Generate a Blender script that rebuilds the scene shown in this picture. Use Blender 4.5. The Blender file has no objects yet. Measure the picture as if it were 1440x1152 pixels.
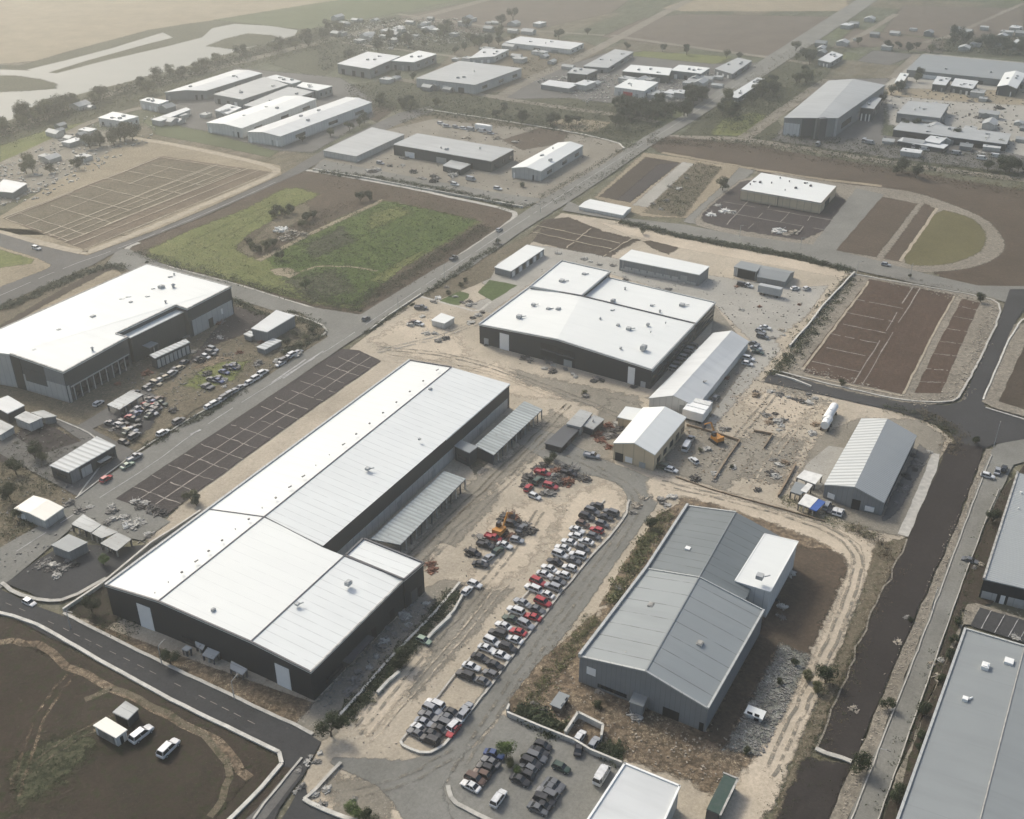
import bpy, math, random
import numpy as np
from mathutils import Vector
R = math.radians
S = bpy.context.scene
# ---------------------------------------------------------------- camera
FP, PITCH, CH = 1500.0, R(30), 150.0            # focal length in photo pixels, tilt, height
cam = bpy.data.objects.new('camera', bpy.data.cameras.new('camera'))
S.collection.objects.link(cam)
cam.location = (0, 0, CH); cam.rotation_euler = (R(90) - PITCH, 0, 0)
cam.data.sensor_width = 36; cam.data.lens = 36 * FP / 1440
cam.data.clip_end = 6000; cam.data.clip_start = 0.5
S.camera = cam
# ---------------------------------------------------------------- light
SUN_EL, SUN_AZ = R(40), R(-38)                  # azimuth clockwise from +Y (far left of the view)
w = bpy.data.worlds.new('World'); S.world = w; w.use_nodes = True
nt = w.node_tree; bg = nt.nodes['Background']
sky = nt.nodes.new('ShaderNodeTexSky'); sky.sky_type = 'NISHITA'; sky.sun_disc = False
sky.sun_elevation = SUN_EL; sky.sun_rotation = SUN_AZ
sky.dust_density = 4.0; sky.air_density = 1.0; sky.ozone_density = 1.0
nt.links.new(sky.outputs[0], bg.inputs[0]); bg.inputs[1].default_value = 0.15
sl = bpy.data.lights.new('sun', 'SUN'); sl.energy = 2.3; sl.angle = R(11); sl.color = (1.0, .97, .88)
so = bpy.data.objects.new('sun', sl); S.collection.objects.link(so)
sd = Vector((math.sin(SUN_AZ) * math.cos(SUN_EL), math.cos(SUN_AZ) * math.cos(SUN_EL), math.sin(SUN_EL)))
so.rotation_euler = sd.to_track_quat('Z', 'Y').to_euler(); so.location = (0, 0, 400)
S.view_settings.view_transform = 'Standard'; S.view_settings.look = 'None'
S.view_settings.gamma = 1; S.view_settings.exposure = 0.36
S.cycles.volume_bounces = 1; S.cycles.max_bounces = 6; S.cycles.use_denoising = True
# ---------------------------------------------------------------- geometry helpers
def P(px, py, z=0.0):
    u = (px - 720) / FP; v = (py - 576) / FP
    d = (u, math.cos(PITCH) - v * math.sin(PITCH), -math.sin(PITCH) - v * math.cos(PITCH))
    t = (CH - z) / -d[2]
    return (d[0] * t, d[1] * t, z)
def ht(base, top):                               # height of an upright edge from its foot and its head
    b = P(*base); lo, hi = 0, 60
    for _ in range(40):
        m = (lo + hi) / 2; y, z = b[1], m - CH
        dep = y * math.cos(PITCH) - z * math.sin(PITCH); up = y * math.sin(PITCH) + z * math.cos(PITCH)
        if 576 - FP * up / dep > top[1]: lo = m
        else: hi = m
    return lo
TH = R(60.4)
DA = (math.cos(TH), math.sin(TH)); DB = (math.cos(TH - math.pi / 2), math.sin(TH - math.pi / 2))
rnd = random.Random(7)
COL = S.collection
class MB:
    def __init__(s): s.v = []; s.f = []
    def add(s, vs, fs):
        n = len(s.v); s.v += [tuple(p) for p in vs]; s.f += [tuple(i + n for i in f) for f in fs]
    def box(s, c, d, rz=0.0, tx=0.0, taper=1.0):
        ca, sa = math.cos(rz), math.sin(rz); vs = []
        for z in (-.5, .5):
            k = taper if z > 0 else 1
            for x, y in ((-.5, -.5), (.5, -.5), (.5, .5), (-.5, .5)):
                X, Y, Z = x * d[0] * k, y * d[1] * k, z * d[2] + x * d[0] * tx
                vs.append((c[0] + X * ca - Y * sa, c[1] + X * sa + Y * ca, c[2] + Z))
        s.add(vs, [(3, 2, 1, 0), (4, 5, 6, 7), (0, 1, 5, 4), (1, 2, 6, 5), (2, 3, 7, 6), (3, 0, 4, 7)])
    def prism(s, top, dz):                       # top polygon of 3-D points, pushed down by dz
        n = len(top); up = area2(top) > 0
        t = top if up else top[::-1]
        vs = list(t) + [(p[0], p[1], p[2] - dz) for p in t]
        fs = [tuple(range(n)), tuple(range(2 * n - 1, n - 1, -1))]
        fs += [(i, i + n, (i + 1) % n + n, (i + 1) % n) for i in range(n)]
        s.add(vs, fs)
    def bar(s, a, b, r, n=4):
        a, b = Vector(a), Vector(b); d = (b - a)
        if d.length < 1e-6: return
        d.normalize(); x = d.orthogonal().normalized(); y = d.cross(x); vs = []
        for p in (a, b):
            for k in range(n):
                q = p + r * (math.cos(2 * math.pi * k / n) * x + math.sin(2 * math.pi * k / n) * y); vs.append(tuple(q))
        fs = [(k, (k + 1) % n, (k + 1) % n + n, k + n) for k in range(n)] + [tuple(range(n - 1, -1, -1)), tuple(range(n, 2 * n))]
        s.add(vs, fs)
    def cyl(s, c, r, h, axis='z', n=10, r2=None):
        r2 = r if r2 is None else r2; vs = []
        for e, rr in ((-.5, r), (.5, r2)):
            for k in range(n):
                a = 2 * math.pi * k / n; p, q = rr * math.cos(a), rr * math.sin(a)
                vs.append((c[0] + p, c[1] + q, c[2] + e * h) if axis == 'z' else (c[0] + p, c[1] + e * h, c[2] + q) if axis == 'y' else (c[0] + e * h, c[1] + p, c[2] + q))
        s.add(vs, [(k, (k + 1) % n, (k + 1) % n + n, k + n) for k in range(n)] + [tuple(range(n - 1, -1, -1)), tuple(range(n, 2 * n))])
    def mesh(s, name, m):
        me = bpy.data.meshes.new(name); me.from_pydata(s.v, [], s.f); me.validate(); me.update()
        if m: me.materials.append(m)
        return me
    def build(s, name, m, parent=None):
        o = bpy.data.objects.new(name, s.mesh(name, m)); COL.objects.link(o)
        if parent: o.parent = parent
        return o
def area2(p): return sum(p[i][0] * p[(i + 1) % len(p)][1] - p[(i + 1) % len(p)][0] * p[i][1] for i in range(len(p)))
def tag(o, label=None, cat=None, group=None, kind=None):
    if label: o['label'] = label
    if cat: o['category'] = cat
    if group: o['group'] = group
    if kind: o['kind'] = kind
    return o
def empty(name, loc, rz=0.0):
    o = bpy.data.objects.new(name, None); COL.objects.link(o); o.location = loc; o.rotation_euler = (0, 0, rz)
    o.empty_display_size = .5
    return o
def ordinal(k):
    W = ['', 'second ', 'third ', 'fourth ', 'fifth ', 'sixth ', 'seventh ', 'eighth ', 'ninth ', 'tenth ', 'eleventh ', 'twelfth ']
    if k < len(W): return W[k]
    n = k + 1; return f"{n}{'th' if 10 <= n % 100 <= 20 else {1: 'st', 2: 'nd', 3: 'rd'}.get(n % 10, 'th')} "
LAND = {}                                         # landmark phrase -> ground point
AUTO = []                                         # (object, description, point): labelled at the end by nearest landmark
def auto_labels():
    b = {}
    for o, d, p in AUTO:
        k = min(LAND, key=lambda n: (LAND[n][0] - p[0]) ** 2 + (LAND[n][1] - p[1]) ** 2)
        b.setdefault((d, k), []).append(((LAND[k][0] - p[0]) ** 2 + (LAND[k][1] - p[1]) ** 2, len(b), o))
    for (d, k), L in b.items():
        L.sort(key=lambda t: t[0])
        for i, (_, _, o) in enumerate(L):
            o['label'] = f"{d} near {k}" if len(L) == 1 else f"{d}, {ordinal(i)}nearest to {k}"
# ---------------------------------------------------------------- materials
MATS = {}
class NB:
    def __init__(s, name):
        s.m = bpy.data.materials.new(name); s.m.use_nodes = True; s.t = s.m.node_tree
        s.b = s.t.nodes['Principled BSDF']; s.g = s.t.nodes.new('ShaderNodeNewGeometry')
        s.pos = s.g.outputs['Position']
    def n(s, typ, **kw):
        x = s.t.nodes.new(typ)
        for k, v in kw.items():
            if k.startswith('i_'):
                x.inputs[int(k[2:])].default_value = v
            else: setattr(x, k, v)
        return x
    def l(s, a, b): s.t.links.new(a, b); return b
    def math(s, op, a, b=None, c=None):
        x = s.n('ShaderNodeMath', operation=op)
        for i, v in enumerate((a, b, c)):
            if v is None: continue
            if isinstance(v, (int, float)): x.inputs[i].default_value = v
            else: s.l(v, x.inputs[i])
        return x.outputs[0]
    def dot(s, vec):
        x = s.n('ShaderNodeVectorMath', operation='DOT_PRODUCT'); s.l(s.pos, x.inputs[0]); x.inputs[1].default_value = vec
        return x.outputs['Value']
    def noise(s, scale, detail=3, vec=None, rough=.55):
        x = s.n('ShaderNodeTexNoise'); x.inputs['Scale'].default_value = scale; x.inputs['Detail'].default_value = detail
        x.inputs['Roughness'].default_value = rough
        s.l(vec if vec is not None else s.pos, x.inputs['Vector']); return x.outputs[0]
    def mix(s, fac, a, b, mode='MIX'):
        x = s.n('ShaderNodeMix', data_type='RGBA', blend_type=mode)
        for i, v in ((0, fac), (6, a), (7, b)):
            if isinstance(v, (int, float)): x.inputs[i].default_value = v
            elif isinstance(v, tuple): x.inputs[i].default_value = v + (1,) if len(v) == 3 else v
            else: s.l(v, x.inputs[i])
        return x.outputs[2]
    def ramp(s, v, lo, hi):
        x = s.n('ShaderNodeMapRange'); x.inputs[1].default_value = lo; x.inputs[2].default_value = hi
        s.l(v, x.inputs[0]); return x.outputs[0]
    def streak(s, along, across, axis='a'):      # noise stretched along one grid direction
        A, B = (DA, DB) if axis == 'a' else (DB, DA)
        a = s.dot((A[0] * along, A[1] * along, 0)); b = s.dot((B[0] * across, B[1] * across, 0))
        c = s.n('ShaderNodeCombineXYZ'); s.l(a, c.inputs[0]); s.l(b, c.inputs[1]); return c.outputs[0]
    def bump(s, v, dist, strength=.6):
        x = s.n('ShaderNodeBump'); x.inputs['Distance'].default_value = dist; x.inputs['Strength'].default_value = strength
        s.l(v, x.inputs['Height']); s.l(x.outputs[0], s.b.inputs['Normal'])
    def done(s, col, rough=.9, spec=.2, metal=0.0):
        if isinstance(col, tuple): s.b.inputs['Base Color'].default_value = col + (1,)
        else: s.l(col, s.b.inputs['Base Color'])
        if isinstance(rough, float): s.b.inputs['Roughness'].default_value = rough
        else: s.l(rough, s.b.inputs['Roughness'])
        s.b.inputs['Specular IOR Level'].default_value = spec; s.b.inputs['Metallic'].default_value = metal
        return s.m
def sc(c, k): return tuple(min(1, x * k) for x in c)
def soil(name, c1, c2, c3=None, fleck=None, ff=.66, axis='a', st=.5, bump=.25, big=.02, dark=None, df=.34, ats=.25):
    """ground: two tones mixed by broad and fine noise, streaks along the grid, flecks of a third tone"""
    b = NB(name)
    n1 = b.noise(big, 4); n2 = b.noise(.16, 4); n3 = b.noise(1.3, 4); n4 = b.noise(.9, 3, b.streak(.06, ats * 4, axis))
    f = b.math('ADD', b.math('MULTIPLY', n1, .5), b.math('MULTIPLY', n2, .5))
    f = b.math('ADD', b.math('MULTIPLY', f, 1 - st * .5), b.math('MULTIPLY', n4, st * .5))
    col = b.mix(b.ramp(f, .4, .6), c1, c2)
    col = b.mix(b.ramp(n3, .38, .72), sc(c1, .78) if c3 is None else c3, col)
    n5 = b.noise(3.4, 3, rough=.8)
    if fleck: col = b.mix(b.math('MULTIPLY', b.ramp(n5, ff - .05, ff + .1), b.ramp(n2, .4, .6)), col, fleck)
    if dark: col = b.mix(b.math('MULTIPLY', b.ramp(b.noise(.7, 5, rough=.7), df + .03, df - .07), .75), col, dark)
    gr = b.ramp(b.noise(1.9, 6, rough=.85), .32, .68); gr2 = b.ramp(b.noise(.055, 5, rough=.7), .35, .65)
    col = b.mix(1.0, col, b.mix(gr, (.78, .78, .77), (1.3, 1.3, 1.3)), 'MULTIPLY')
    col = b.mix(1.0, col, b.mix(gr2, (.86, .86, .85), (1.1, 1.1, 1.1)), 'MULTIPLY')
    fade = b.n('ShaderNodeAttribute', attribute_name='fade').outputs['Fac']
    e = b.math('ADD', b.math('SUBTRACT', 1.0, fade), b.math('MULTIPLY', b.math('SUBTRACT', b.noise(.5, 6, rough=.75), .5), 2.4))
    al = b.math('MAXIMUM', b.ramp(e, .3, .72), b.math('LESS_THAN', fade, .001))
    b.l(al, b.b.inputs['Alpha'])
    b.bump(n3, bump)
    return b.done(col, .95, .1)
def roof(name, c, seam=0.0, sd=.82, sw=.14, axis='a', corr=0.0, dirt=.06, rough=.55, metal=0.0, tint=None, rust=None):
    b = NB(name); D = DA if axis == 'a' else DB
    n1 = b.noise(.05, 4); n2 = b.noise(.5, 3, b.streak(.8, .12, axis)); n3 = b.noise(.9, 4)
    col = b.mix(b.ramp(n1, .3, .7), sc(c, 1 - dirt), sc(c, 1 + dirt * .3))
    col = b.mix(b.ramp(n2, .45, .75), col, sc(c, 1 - dirt * 1.6) if tint is None else tint)
    if seam:
        fr = b.math('FRACT', b.math('DIVIDE', b.dot((D[0], D[1], 0)), seam))
        ln = b.math('LESS_THAN', fr, sw / seam)
        br = b.ramp(b.noise(.35, 2), .3, .55)
        col = b.mix(b.math('MULTIPLY', ln, br), col, sc(c, sd))
    if rust: col = b.mix(b.math('MULTIPLY', b.ramp(n3, .6, .68), .8), col, rust)
    if corr:
        sn = b.math('SINE', b.math('MULTIPLY', b.dot((D[0], D[1], 0)), 2 * math.pi / corr))
        b.bump(sn, .06 if corr < 1 else .12, .5)
        col = b.mix(b.ramp(sn, .2, -.9), col, sc(c, .6 if corr > 1 else .86))
    return b.done(col, rough, .3, metal)
def wall(name, c, rib=.0, dirt=.15, rough=.6, lowdirt=None):
    b = NB(name); n1 = b.noise(.35, 4); n2 = b.noise(2.0, 3)
    col = b.mix(b.ramp(n1, .35, .75), c, sc(c, 1 - dirt))
    if rib:
        h = b.math('ADD', b.dot((DA[0], DA[1], 0)), b.dot((DB[0], DB[1], 0)))
        fr = b.math('FRACT', b.math('DIVIDE', h, rib))
        col = b.mix(b.math('LESS_THAN', fr, .1), col, sc(c, .72))
    if lowdirt:
        z = b.n('ShaderNodeSeparateXYZ'); b.l(b.pos, z.inputs[0])
        k = b.math('MULTIPLY', b.ramp(b.math('ADD', z.outputs[2], b.math('MULTIPLY', n2, 1.2)), 1.7, .6), .55)
        col = b.mix(k, col, lowdirt)
    return b.done(col, rough, .3)
def flat(name, c, rough=.6, var=.12, scale=1.5, metal=0.0, spec=.3):
    b = NB(name); return b.done(b.mix(b.ramp(b.noise(scale, 3), .3, .7), sc(c, 1 - var), sc(c, 1 + var * .5)), rough, spec, metal)
M = dict(
 dirt=soil('tan dirt', (.42, .365, .28), (.285, .25, .197), (.35, .303, .235), fleck=(.44, .39, .31), ff=.6, dark=(.2, .17, .135), df=.36, st=.7, bump=.12),
 dirt2=soil('grey dirt', (.255, .23, .185), (.165, .152, .125), fleck=(.5, .47, .4), ff=.62, dark=(.13, .12, .10), df=.38, st=.6, bump=.15),
 track=soil('pale track', (.475, .405, .31), (.39, .335, .258), (.41, .35, .268), fleck=(.48, .43, .35), st=.5, bump=.1),
 verge=soil('dry verge', (.19, .152, .108), (.125, .102, .073), (.1, .088, .06), fleck=(.42, .36, .27), ff=.6, dark=(.06, .06, .035), df=.44),
 straw=soil('dry grass', (.27, .2, .13), (.17, .13, .088), (.12, .092, .065), fleck=(.46, .38, .26), ff=.55, dark=(.06, .048, .035), df=.5),
 brown=soil('brown soil', (.085, .067, .049), (.06, .048, .037), (.056, .045, .034), fleck=(.22, .17, .13), ff=.68, st=.9, bump=.2),
 brownr=soil('red brown soil', (.125, .09, .064), (.08, .061, .045), (.068, .054, .04), fleck=(.26, .2, .15), ff=.66, dark=(.06, .055, .038), df=.4, st=.9, axis='b'),
 dark=soil('dark soil', (.04, .035, .032), (.03, .027, .026), (.035, .03, .028), fleck=(.09, .08, .07), ff=.74, bump=.08),
 moss=soil('dark mossy soil', (.066, .05, .039), (.032, .029, .023), (.048, .038, .03), fleck=(.2, .16, .12), ff=.66, dark=(.035, .042, .02), df=.45, st=.3),
 plot=soil('dark plot', (.058, .05, .048), (.042, .037, .036), (.05, .043, .041), fleck=(.17, .15, .14), ff=.64, st=.4),
 tanfield=soil('tan stubble', (.34, .285, .2), (.26, .22, .155), (.22, .185, .13), fleck=(.4, .35, .26), st=1, ats=.5, dark=(.13, .11, .075), df=.38),
 gravel=soil('pale gravel', (.31, .28, .225), (.22, .197, .155), (.17, .15, .12), fleck=(.42, .39, .33), ff=.6, dark=(.12, .11, .09), df=.45, st=.2),
 ggravel=soil('grey rubble gravel', (.25, .25, .21), (.18, .18, .15), (.13, .13, .11), fleck=(.5, .5, .45), ff=.52, dark=(.08, .085, .07), df=.48, st=.1),
 green=soil('green field', (.085, .125, .03), (.13, .165, .045), (.06, .09, .023), fleck=(.15, .17, .06), ff=.58, dark=(.035, .048, .018), df=.46, st=.3, bump=.5),
 olive=soil('olive field', (.145, .162, .05), (.19, .18, .07), (.098, .114, .04), fleck=(.22, .21, .1), ff=.58, dark=(.06, .07, .03), df=.4, st=.4, bump=.4),
 lawn=soil('lawn', (.095, .125, .045), (.075, .10, .036), (.06, .085, .03), st=.2, bump=.1),
 brownw=soil('warm brown soil', (.105, .07, .05), (.075, .052, .039), (.066, .047, .035), fleck=(.2, .15, .11), ff=.7, st=.9, bump=.1),
 strawb=soil('straw brown plot', (.2, .155, .11), (.145, .115, .083), (.12, .095, .068), fleck=(.28, .23, .16), st=.9),
 scrubg=soil('dark scrub ground', (.07, .08, .042), (.045, .052, .03), (.09, .085, .055), fleck=(.16, .14, .1), ff=.66, dark=(.025, .03, .018), df=.5),
 dry_lawn=soil('dry oval grass', (.145, .128, .062), (.115, .105, .052), (.10, .09, .045), st=.6, fleck=(.25, .23, .11), bump=.1),
 fargreen=soil('far green', (.11, .125, .065), (.085, .097, .052), st=.5),
 farbrown=soil('far brown', (.14, .115, .09), (.11, .095, .074), st=.8),
 conc=soil('worn concrete', (.33, .315, .275), (.265, .252, .222), (.3, .285, .25), fleck=(.44, .42, .37), ff=.64, dark=(.16, .15, .13), df=.34, st=.4, bump=.03),
 asphalt=soil('worn asphalt', (.195, .19, .168), (.155, .151, .136), (.175, .171, .152), fleck=(.3, .29, .26), ff=.68, dark=(.12, .115, .105), df=.32, st=1, bump=.02, ats=.6),
 asphd=soil('dark asphalt', (.055, .055, .056), (.042, .042, .043), (.05, .05, .05), fleck=(.14, .14, .135), ff=.7, st=.8, bump=.02, axis='b', ats=.6),
 asphm=soil('mid asphalt', (.135, .13, .12), (.105, .102, .095), (.12, .115, .106), fleck=(.24, .23, .2), ff=.68, st=.9, bump=.02, ats=.6),
 kerb=flat('kerb concrete', (.42, .40, .35), .9, .25, .8), kerbw=flat('white kerb', (.52, .50, .44), .9, .25, .8),
 mark=flat('faded road paint', (.38, .37, .35), .8, .4, .6), dline=flat('pale chalk line', (.30, .27, .23), .9, .35, .7),
 tline=flat('pale bund', (.35, .3, .22), .9, .25, .5),
 rw=roof('white roof', (.65, .66, .62), seam=2.6, sd=.88, sw=.16, dirt=.03), rws=roof('white seamed roof', (.63, .645, .615), seam=2.2, sd=.76, sw=.22, dirt=.05),
 rwp=roof('plain white roof', (.65, .66, .62), seam=6, sd=.95, dirt=.04), rcream=roof('cream roof', (.72, .69, .6), seam=2.5, sd=.9, dirt=.05),
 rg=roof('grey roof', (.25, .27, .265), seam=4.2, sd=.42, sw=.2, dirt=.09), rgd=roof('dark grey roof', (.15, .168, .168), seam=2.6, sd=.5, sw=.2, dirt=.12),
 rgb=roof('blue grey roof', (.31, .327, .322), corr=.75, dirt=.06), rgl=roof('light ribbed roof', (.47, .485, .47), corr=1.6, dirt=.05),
 rgs=roof('smooth grey roof', (.225, .24, .236), dirt=.08, seam=9, sd=.85), rcan=roof('corrugated canopy', (.42, .45, .43), corr=1.25, dirt=.25, rust=(.2, .2, .18)),
 rfar=roof('far grey roof', (.36, .37, .355), seam=5, sd=.8, dirt=.12), rfarw=roof('far white roof', (.55, .56, .54), seam=4, sd=.9, dirt=.1),
 rdk=roof('charcoal roof', (.07, .074, .078), dirt=.12), rold=roof('patched tin roof', (.4, .41, .39), seam=1.6, sd=.6, dirt=.3, rust=(.17, .14, .11)),
 wc=wall('charcoal cladding', (.02, .023, .028), rib=1.2), wd=wall('dark grey cladding', (.05, .056, .06), rib=1.0), wg=wall('grey cladding', (.2, .212, .212), rib=1.0, lowdirt=(.16, .14, .11)),
 wl=wall('light grey wall', (.42, .425, .4), rib=2.4, lowdirt=(.25, .22, .17)), ww=wall('white wall', (.6, .6, .56), rib=2.0, lowdirt=(.3, .27, .21)),
 wt=wall('tan wall', (.55, .45, .3), rib=3.0, lowdirt=(.25, .2, .14)), wb=wall('brown wall', (.2, .16, .12)),
 glass=flat('dark window', (.02, .024, .028), .15, .3, .8, spec=.6), opening=flat('dark opening', (.016, .016, .017), .9),
 door=wall('white shutter', (.74, .74, .70), rib=0, dirt=.08), doorg=flat('grey shutter', (.3, .31, .3)), red=flat('red paint', (.42, .03, .03), .4), blue=flat('blue tarp', (.03, .09, .3), .5),
 metal=flat('galvanised steel', (.36, .37, .36), .5), steel=flat('dark steel', (.08, .08, .085), .5), rubber=flat('tyre rubber', (.02, .02, .02), .9),
 leafd=flat('dark leaves', (.03, .042, .015), .8, .45, .35), leafm=flat('green leaves', (.085, .125, .032), .8, .45, .35), leafo=flat('olive leaves', (.095, .1, .04), .8, .4, .35), dryl=flat('dry weeds', (.115, .092, .058), .9, .4, .3),
 bark=flat('bark', (.09, .075, .055), .9), junkp=flat('pale scrap', (.4, .385, .345), .7, .5, .9), junkd=flat('dark scrap', (.07, .066, .062), .7, .5, .6), junkr=flat('rusty scrap', (.17, .075, .045), .8, .5, .6), junkg=flat('grey scrap', (.2, .19, .17), .7, .5, .6),
 wood=flat('timber', (.24, .18, .12), .8, .3, .8), stone=flat('pale stones', (.34, .3, .24), .9, .35, .5), orange=flat('orange paint', (.45, .2, .04), .5), yellow=flat('yellow paint', (.5, .36, .04), .5), tarpw=flat('white tarpaulin', (.66, .65, .6), .7, .2, .6),
)
def watermat():
    b = NB('river water'); n = b.noise(.08, 4)
    b.bump(b.noise(.6, 3), .05, .3)
    m = b.done(b.mix(n, (.2, .205, .18), (.23, .235, .21)), .55, .15); return m
M['water'] = watermat()
# ================================================================ GROUND
def build_ground():
    ys = [60.0]
    while ys[-1] < 2600: ys.append(ys[-1] + (2.0 if ys[-1] < 420 else 4.0 if ys[-1] < 1000 else 60.0))
    xs = np.concatenate([np.arange(-2600, -700, 95.0), np.arange(-700, -320, 8.0), np.arange(-320, 320, 2.5), np.arange(320, 701, 8.0), np.arange(760, 2700, 95.0)])
    ys = np.array(ys); X, Y = np.meshgrid(xs, ys); nx, ny = len(xs), len(ys)
    v = np.stack([X.ravel(), Y.ravel(), np.zeros(X.size)], 1)
    i = np.arange(nx * ny).reshape(ny, nx)
    f = np.stack([i[:-1, :-1].ravel(), i[:-1, 1:].ravel(), i[1:, 1:].ravel(), i[1:, :-1].ravel()], 1)
    me = bpy.data.meshes.new('ground'); me.vertices.add(len(v)); me.vertices.foreach_set('co', v.ravel())
    me.loops.add(f.size); me.loops.foreach_set('vertex_index', f.ravel())
    me.polygons.add(len(f)); me.polygons.foreach_set('loop_start', np.arange(0, f.size, 4))
    me.update(); me.validate()
    x, y = v[:, 0], v[:, 1]
    col = np.tile(np.array([.14, .13, .095]), (len(v), 1))
    far = np.clip((y - 380) / 150, 0, 1)[:, None]
    col = col * (1 - far) + np.array([.088, .094, .062]) * far
    rng = np.random.RandomState(3)
    for k in range(150):                         # broad tone patches of soil and scrub, laid along the field grid
        cx, cy = rng.uniform(-520, 520), rng.uniform(330, 1500)
        dx, dy = x - cx, y - cy; a = dx * DA[0] + dy * DA[1]; b_ = dx * DB[0] + dy * DB[1]
        ra, rb = rng.uniform(15, 90), rng.uniform(8, 35)
        if rng.rand() < .5: ra, rb = rb, ra
        d = np.maximum(np.abs(a) / ra, np.abs(b_) / rb)
        wgt = np.clip((1.15 - d) / .25, 0, 1)[:, None] * .8
        c = np.array([(.155, .13, .098), (.075, .085, .048), (.19, .178, .14), (.12, .10, .075), (.095, .108, .055)][rng.randint(5)])
        col = col * (1 - wgt) + c * wgt
    col += rng.normal(0, .012, (len(v), 1)) * np.ones((1, 3)); col = np.clip(col, .03, .6)
    at = me.color_attributes.new('Tone', 'FLOAT_COLOR', 'POINT')
    at.data.foreach_set('color', np.concatenate([col, np.ones((len(v), 1))], 1).ravel())
    b = NB('ground soil'); a = b.n('ShaderNodeVertexColor', layer_name='Tone').outputs[0]
    n1 = b.noise(.07, 5); n2 = b.noise(.5, 4, b.streak(.12, .7)); n3 = b.noise(1.2, 3)
    c = b.mix(b.ramp(n1, .35, .65), b.mix(1.0, a, (.62, .64, .55), 'MULTIPLY'), a)
    c = b.mix(b.ramp(n2, .4, .65), c, b.mix(1.0, c, (1.3, 1.27, 1.2), 'MULTIPLY'))
    c = b.mix(b.math('MULTIPLY', b.ramp(n3, .6, .66), .6), c, (.36, .34, .29))
    c = b.mix(b.math('MULTIPLY', b.ramp(b.noise(.35, 3), .4, .36), .7), c, (.06, .065, .04))
    b.bump(n3, .3)
    me.materials.append(b.done(c, .95, .1))
    o = bpy.data.objects.new('ground', me); COL.objects.link(o); tag(o, kind='structure')
build_ground()
def inset(pts, d):
    n = len(pts); s = 1 if area2(pts) > 0 else -1; out = []
    for i in range(n):
        a, b, c = pts[i - 1], pts[i], pts[(i + 1) % n]
        def nr(p, q):
            L = math.hypot(q[0] - p[0], q[1] - p[1]) or 1; return (-(q[1] - p[1]) / L * s, (q[0] - p[0]) / L * s)
        n1, n2 = nr(a, b), nr(b, c); k = 1 + n1[0] * n2[0] + n1[1] * n2[1]
        k = max(k, .4)
        out.append((b[0] + (n1[0] + n2[0]) / k * d, b[1] + (n1[1] + n2[1]) / k * d))
    return out
LAYER = [0.012]
FLATS = []
def gz(x, y):                                    # height of the topmost sheet at a ground point
    best = 0.0
    for bb, pts, z in FLATS:
        if z <= best or not (bb[0] <= x <= bb[2] and bb[1] <= y <= bb[3]): continue
        c = False; j = len(pts) - 1
        for i in range(len(pts)):
            xi, yi = pts[i]; xj, yj = pts[j]
            if (yi > y) != (yj > y) and x < (xj - xi) * (y - yi) / (yj - yi) + xi: c = not c
            j = i
        if c: best = z
    return best
def outline(pts, jit, sub):
    out = []; n = len(pts)
    for i in range(n):
        a, b = pts[i], pts[(i + 1) % n]; L = math.hypot(b[0] - a[0], b[1] - a[1]); k = max(1, int(L / sub))
        nx_, ny_ = -(b[1] - a[1]) / (L + 1e-9), (b[0] - a[0]) / (L + 1e-9)
        for j in range(k):
            t = j / k; q = rnd.gauss(0, jit * .5) + jit * math.sin((a[0] + b[1] + t * L) * .45 + i)
            if j == 0: q *= .3
            out.append((a[0] + (b[0] - a[0]) * t + nx_ * q, a[1] + (b[1] - a[1]) * t + ny_ * q))
    return out
def simple(p):
    p = np.array(p); n = len(p); a = p; b_ = np.roll(p, -1, 0)
    def cr(o, u, v): return (u[..., 0] - o[..., 0]) * (v[..., 1] - o[..., 1]) - (u[..., 1] - o[..., 1]) * (v[..., 0] - o[..., 0])
    A, B = a[:, None], b_[:, None]; C_, D = a[None], b_[None]
    x = (cr(A, B, C_) * cr(A, B, D) < 0) & (cr(C_, D, A) * cr(C_, D, B) < 0)
    return not x.any()
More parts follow.
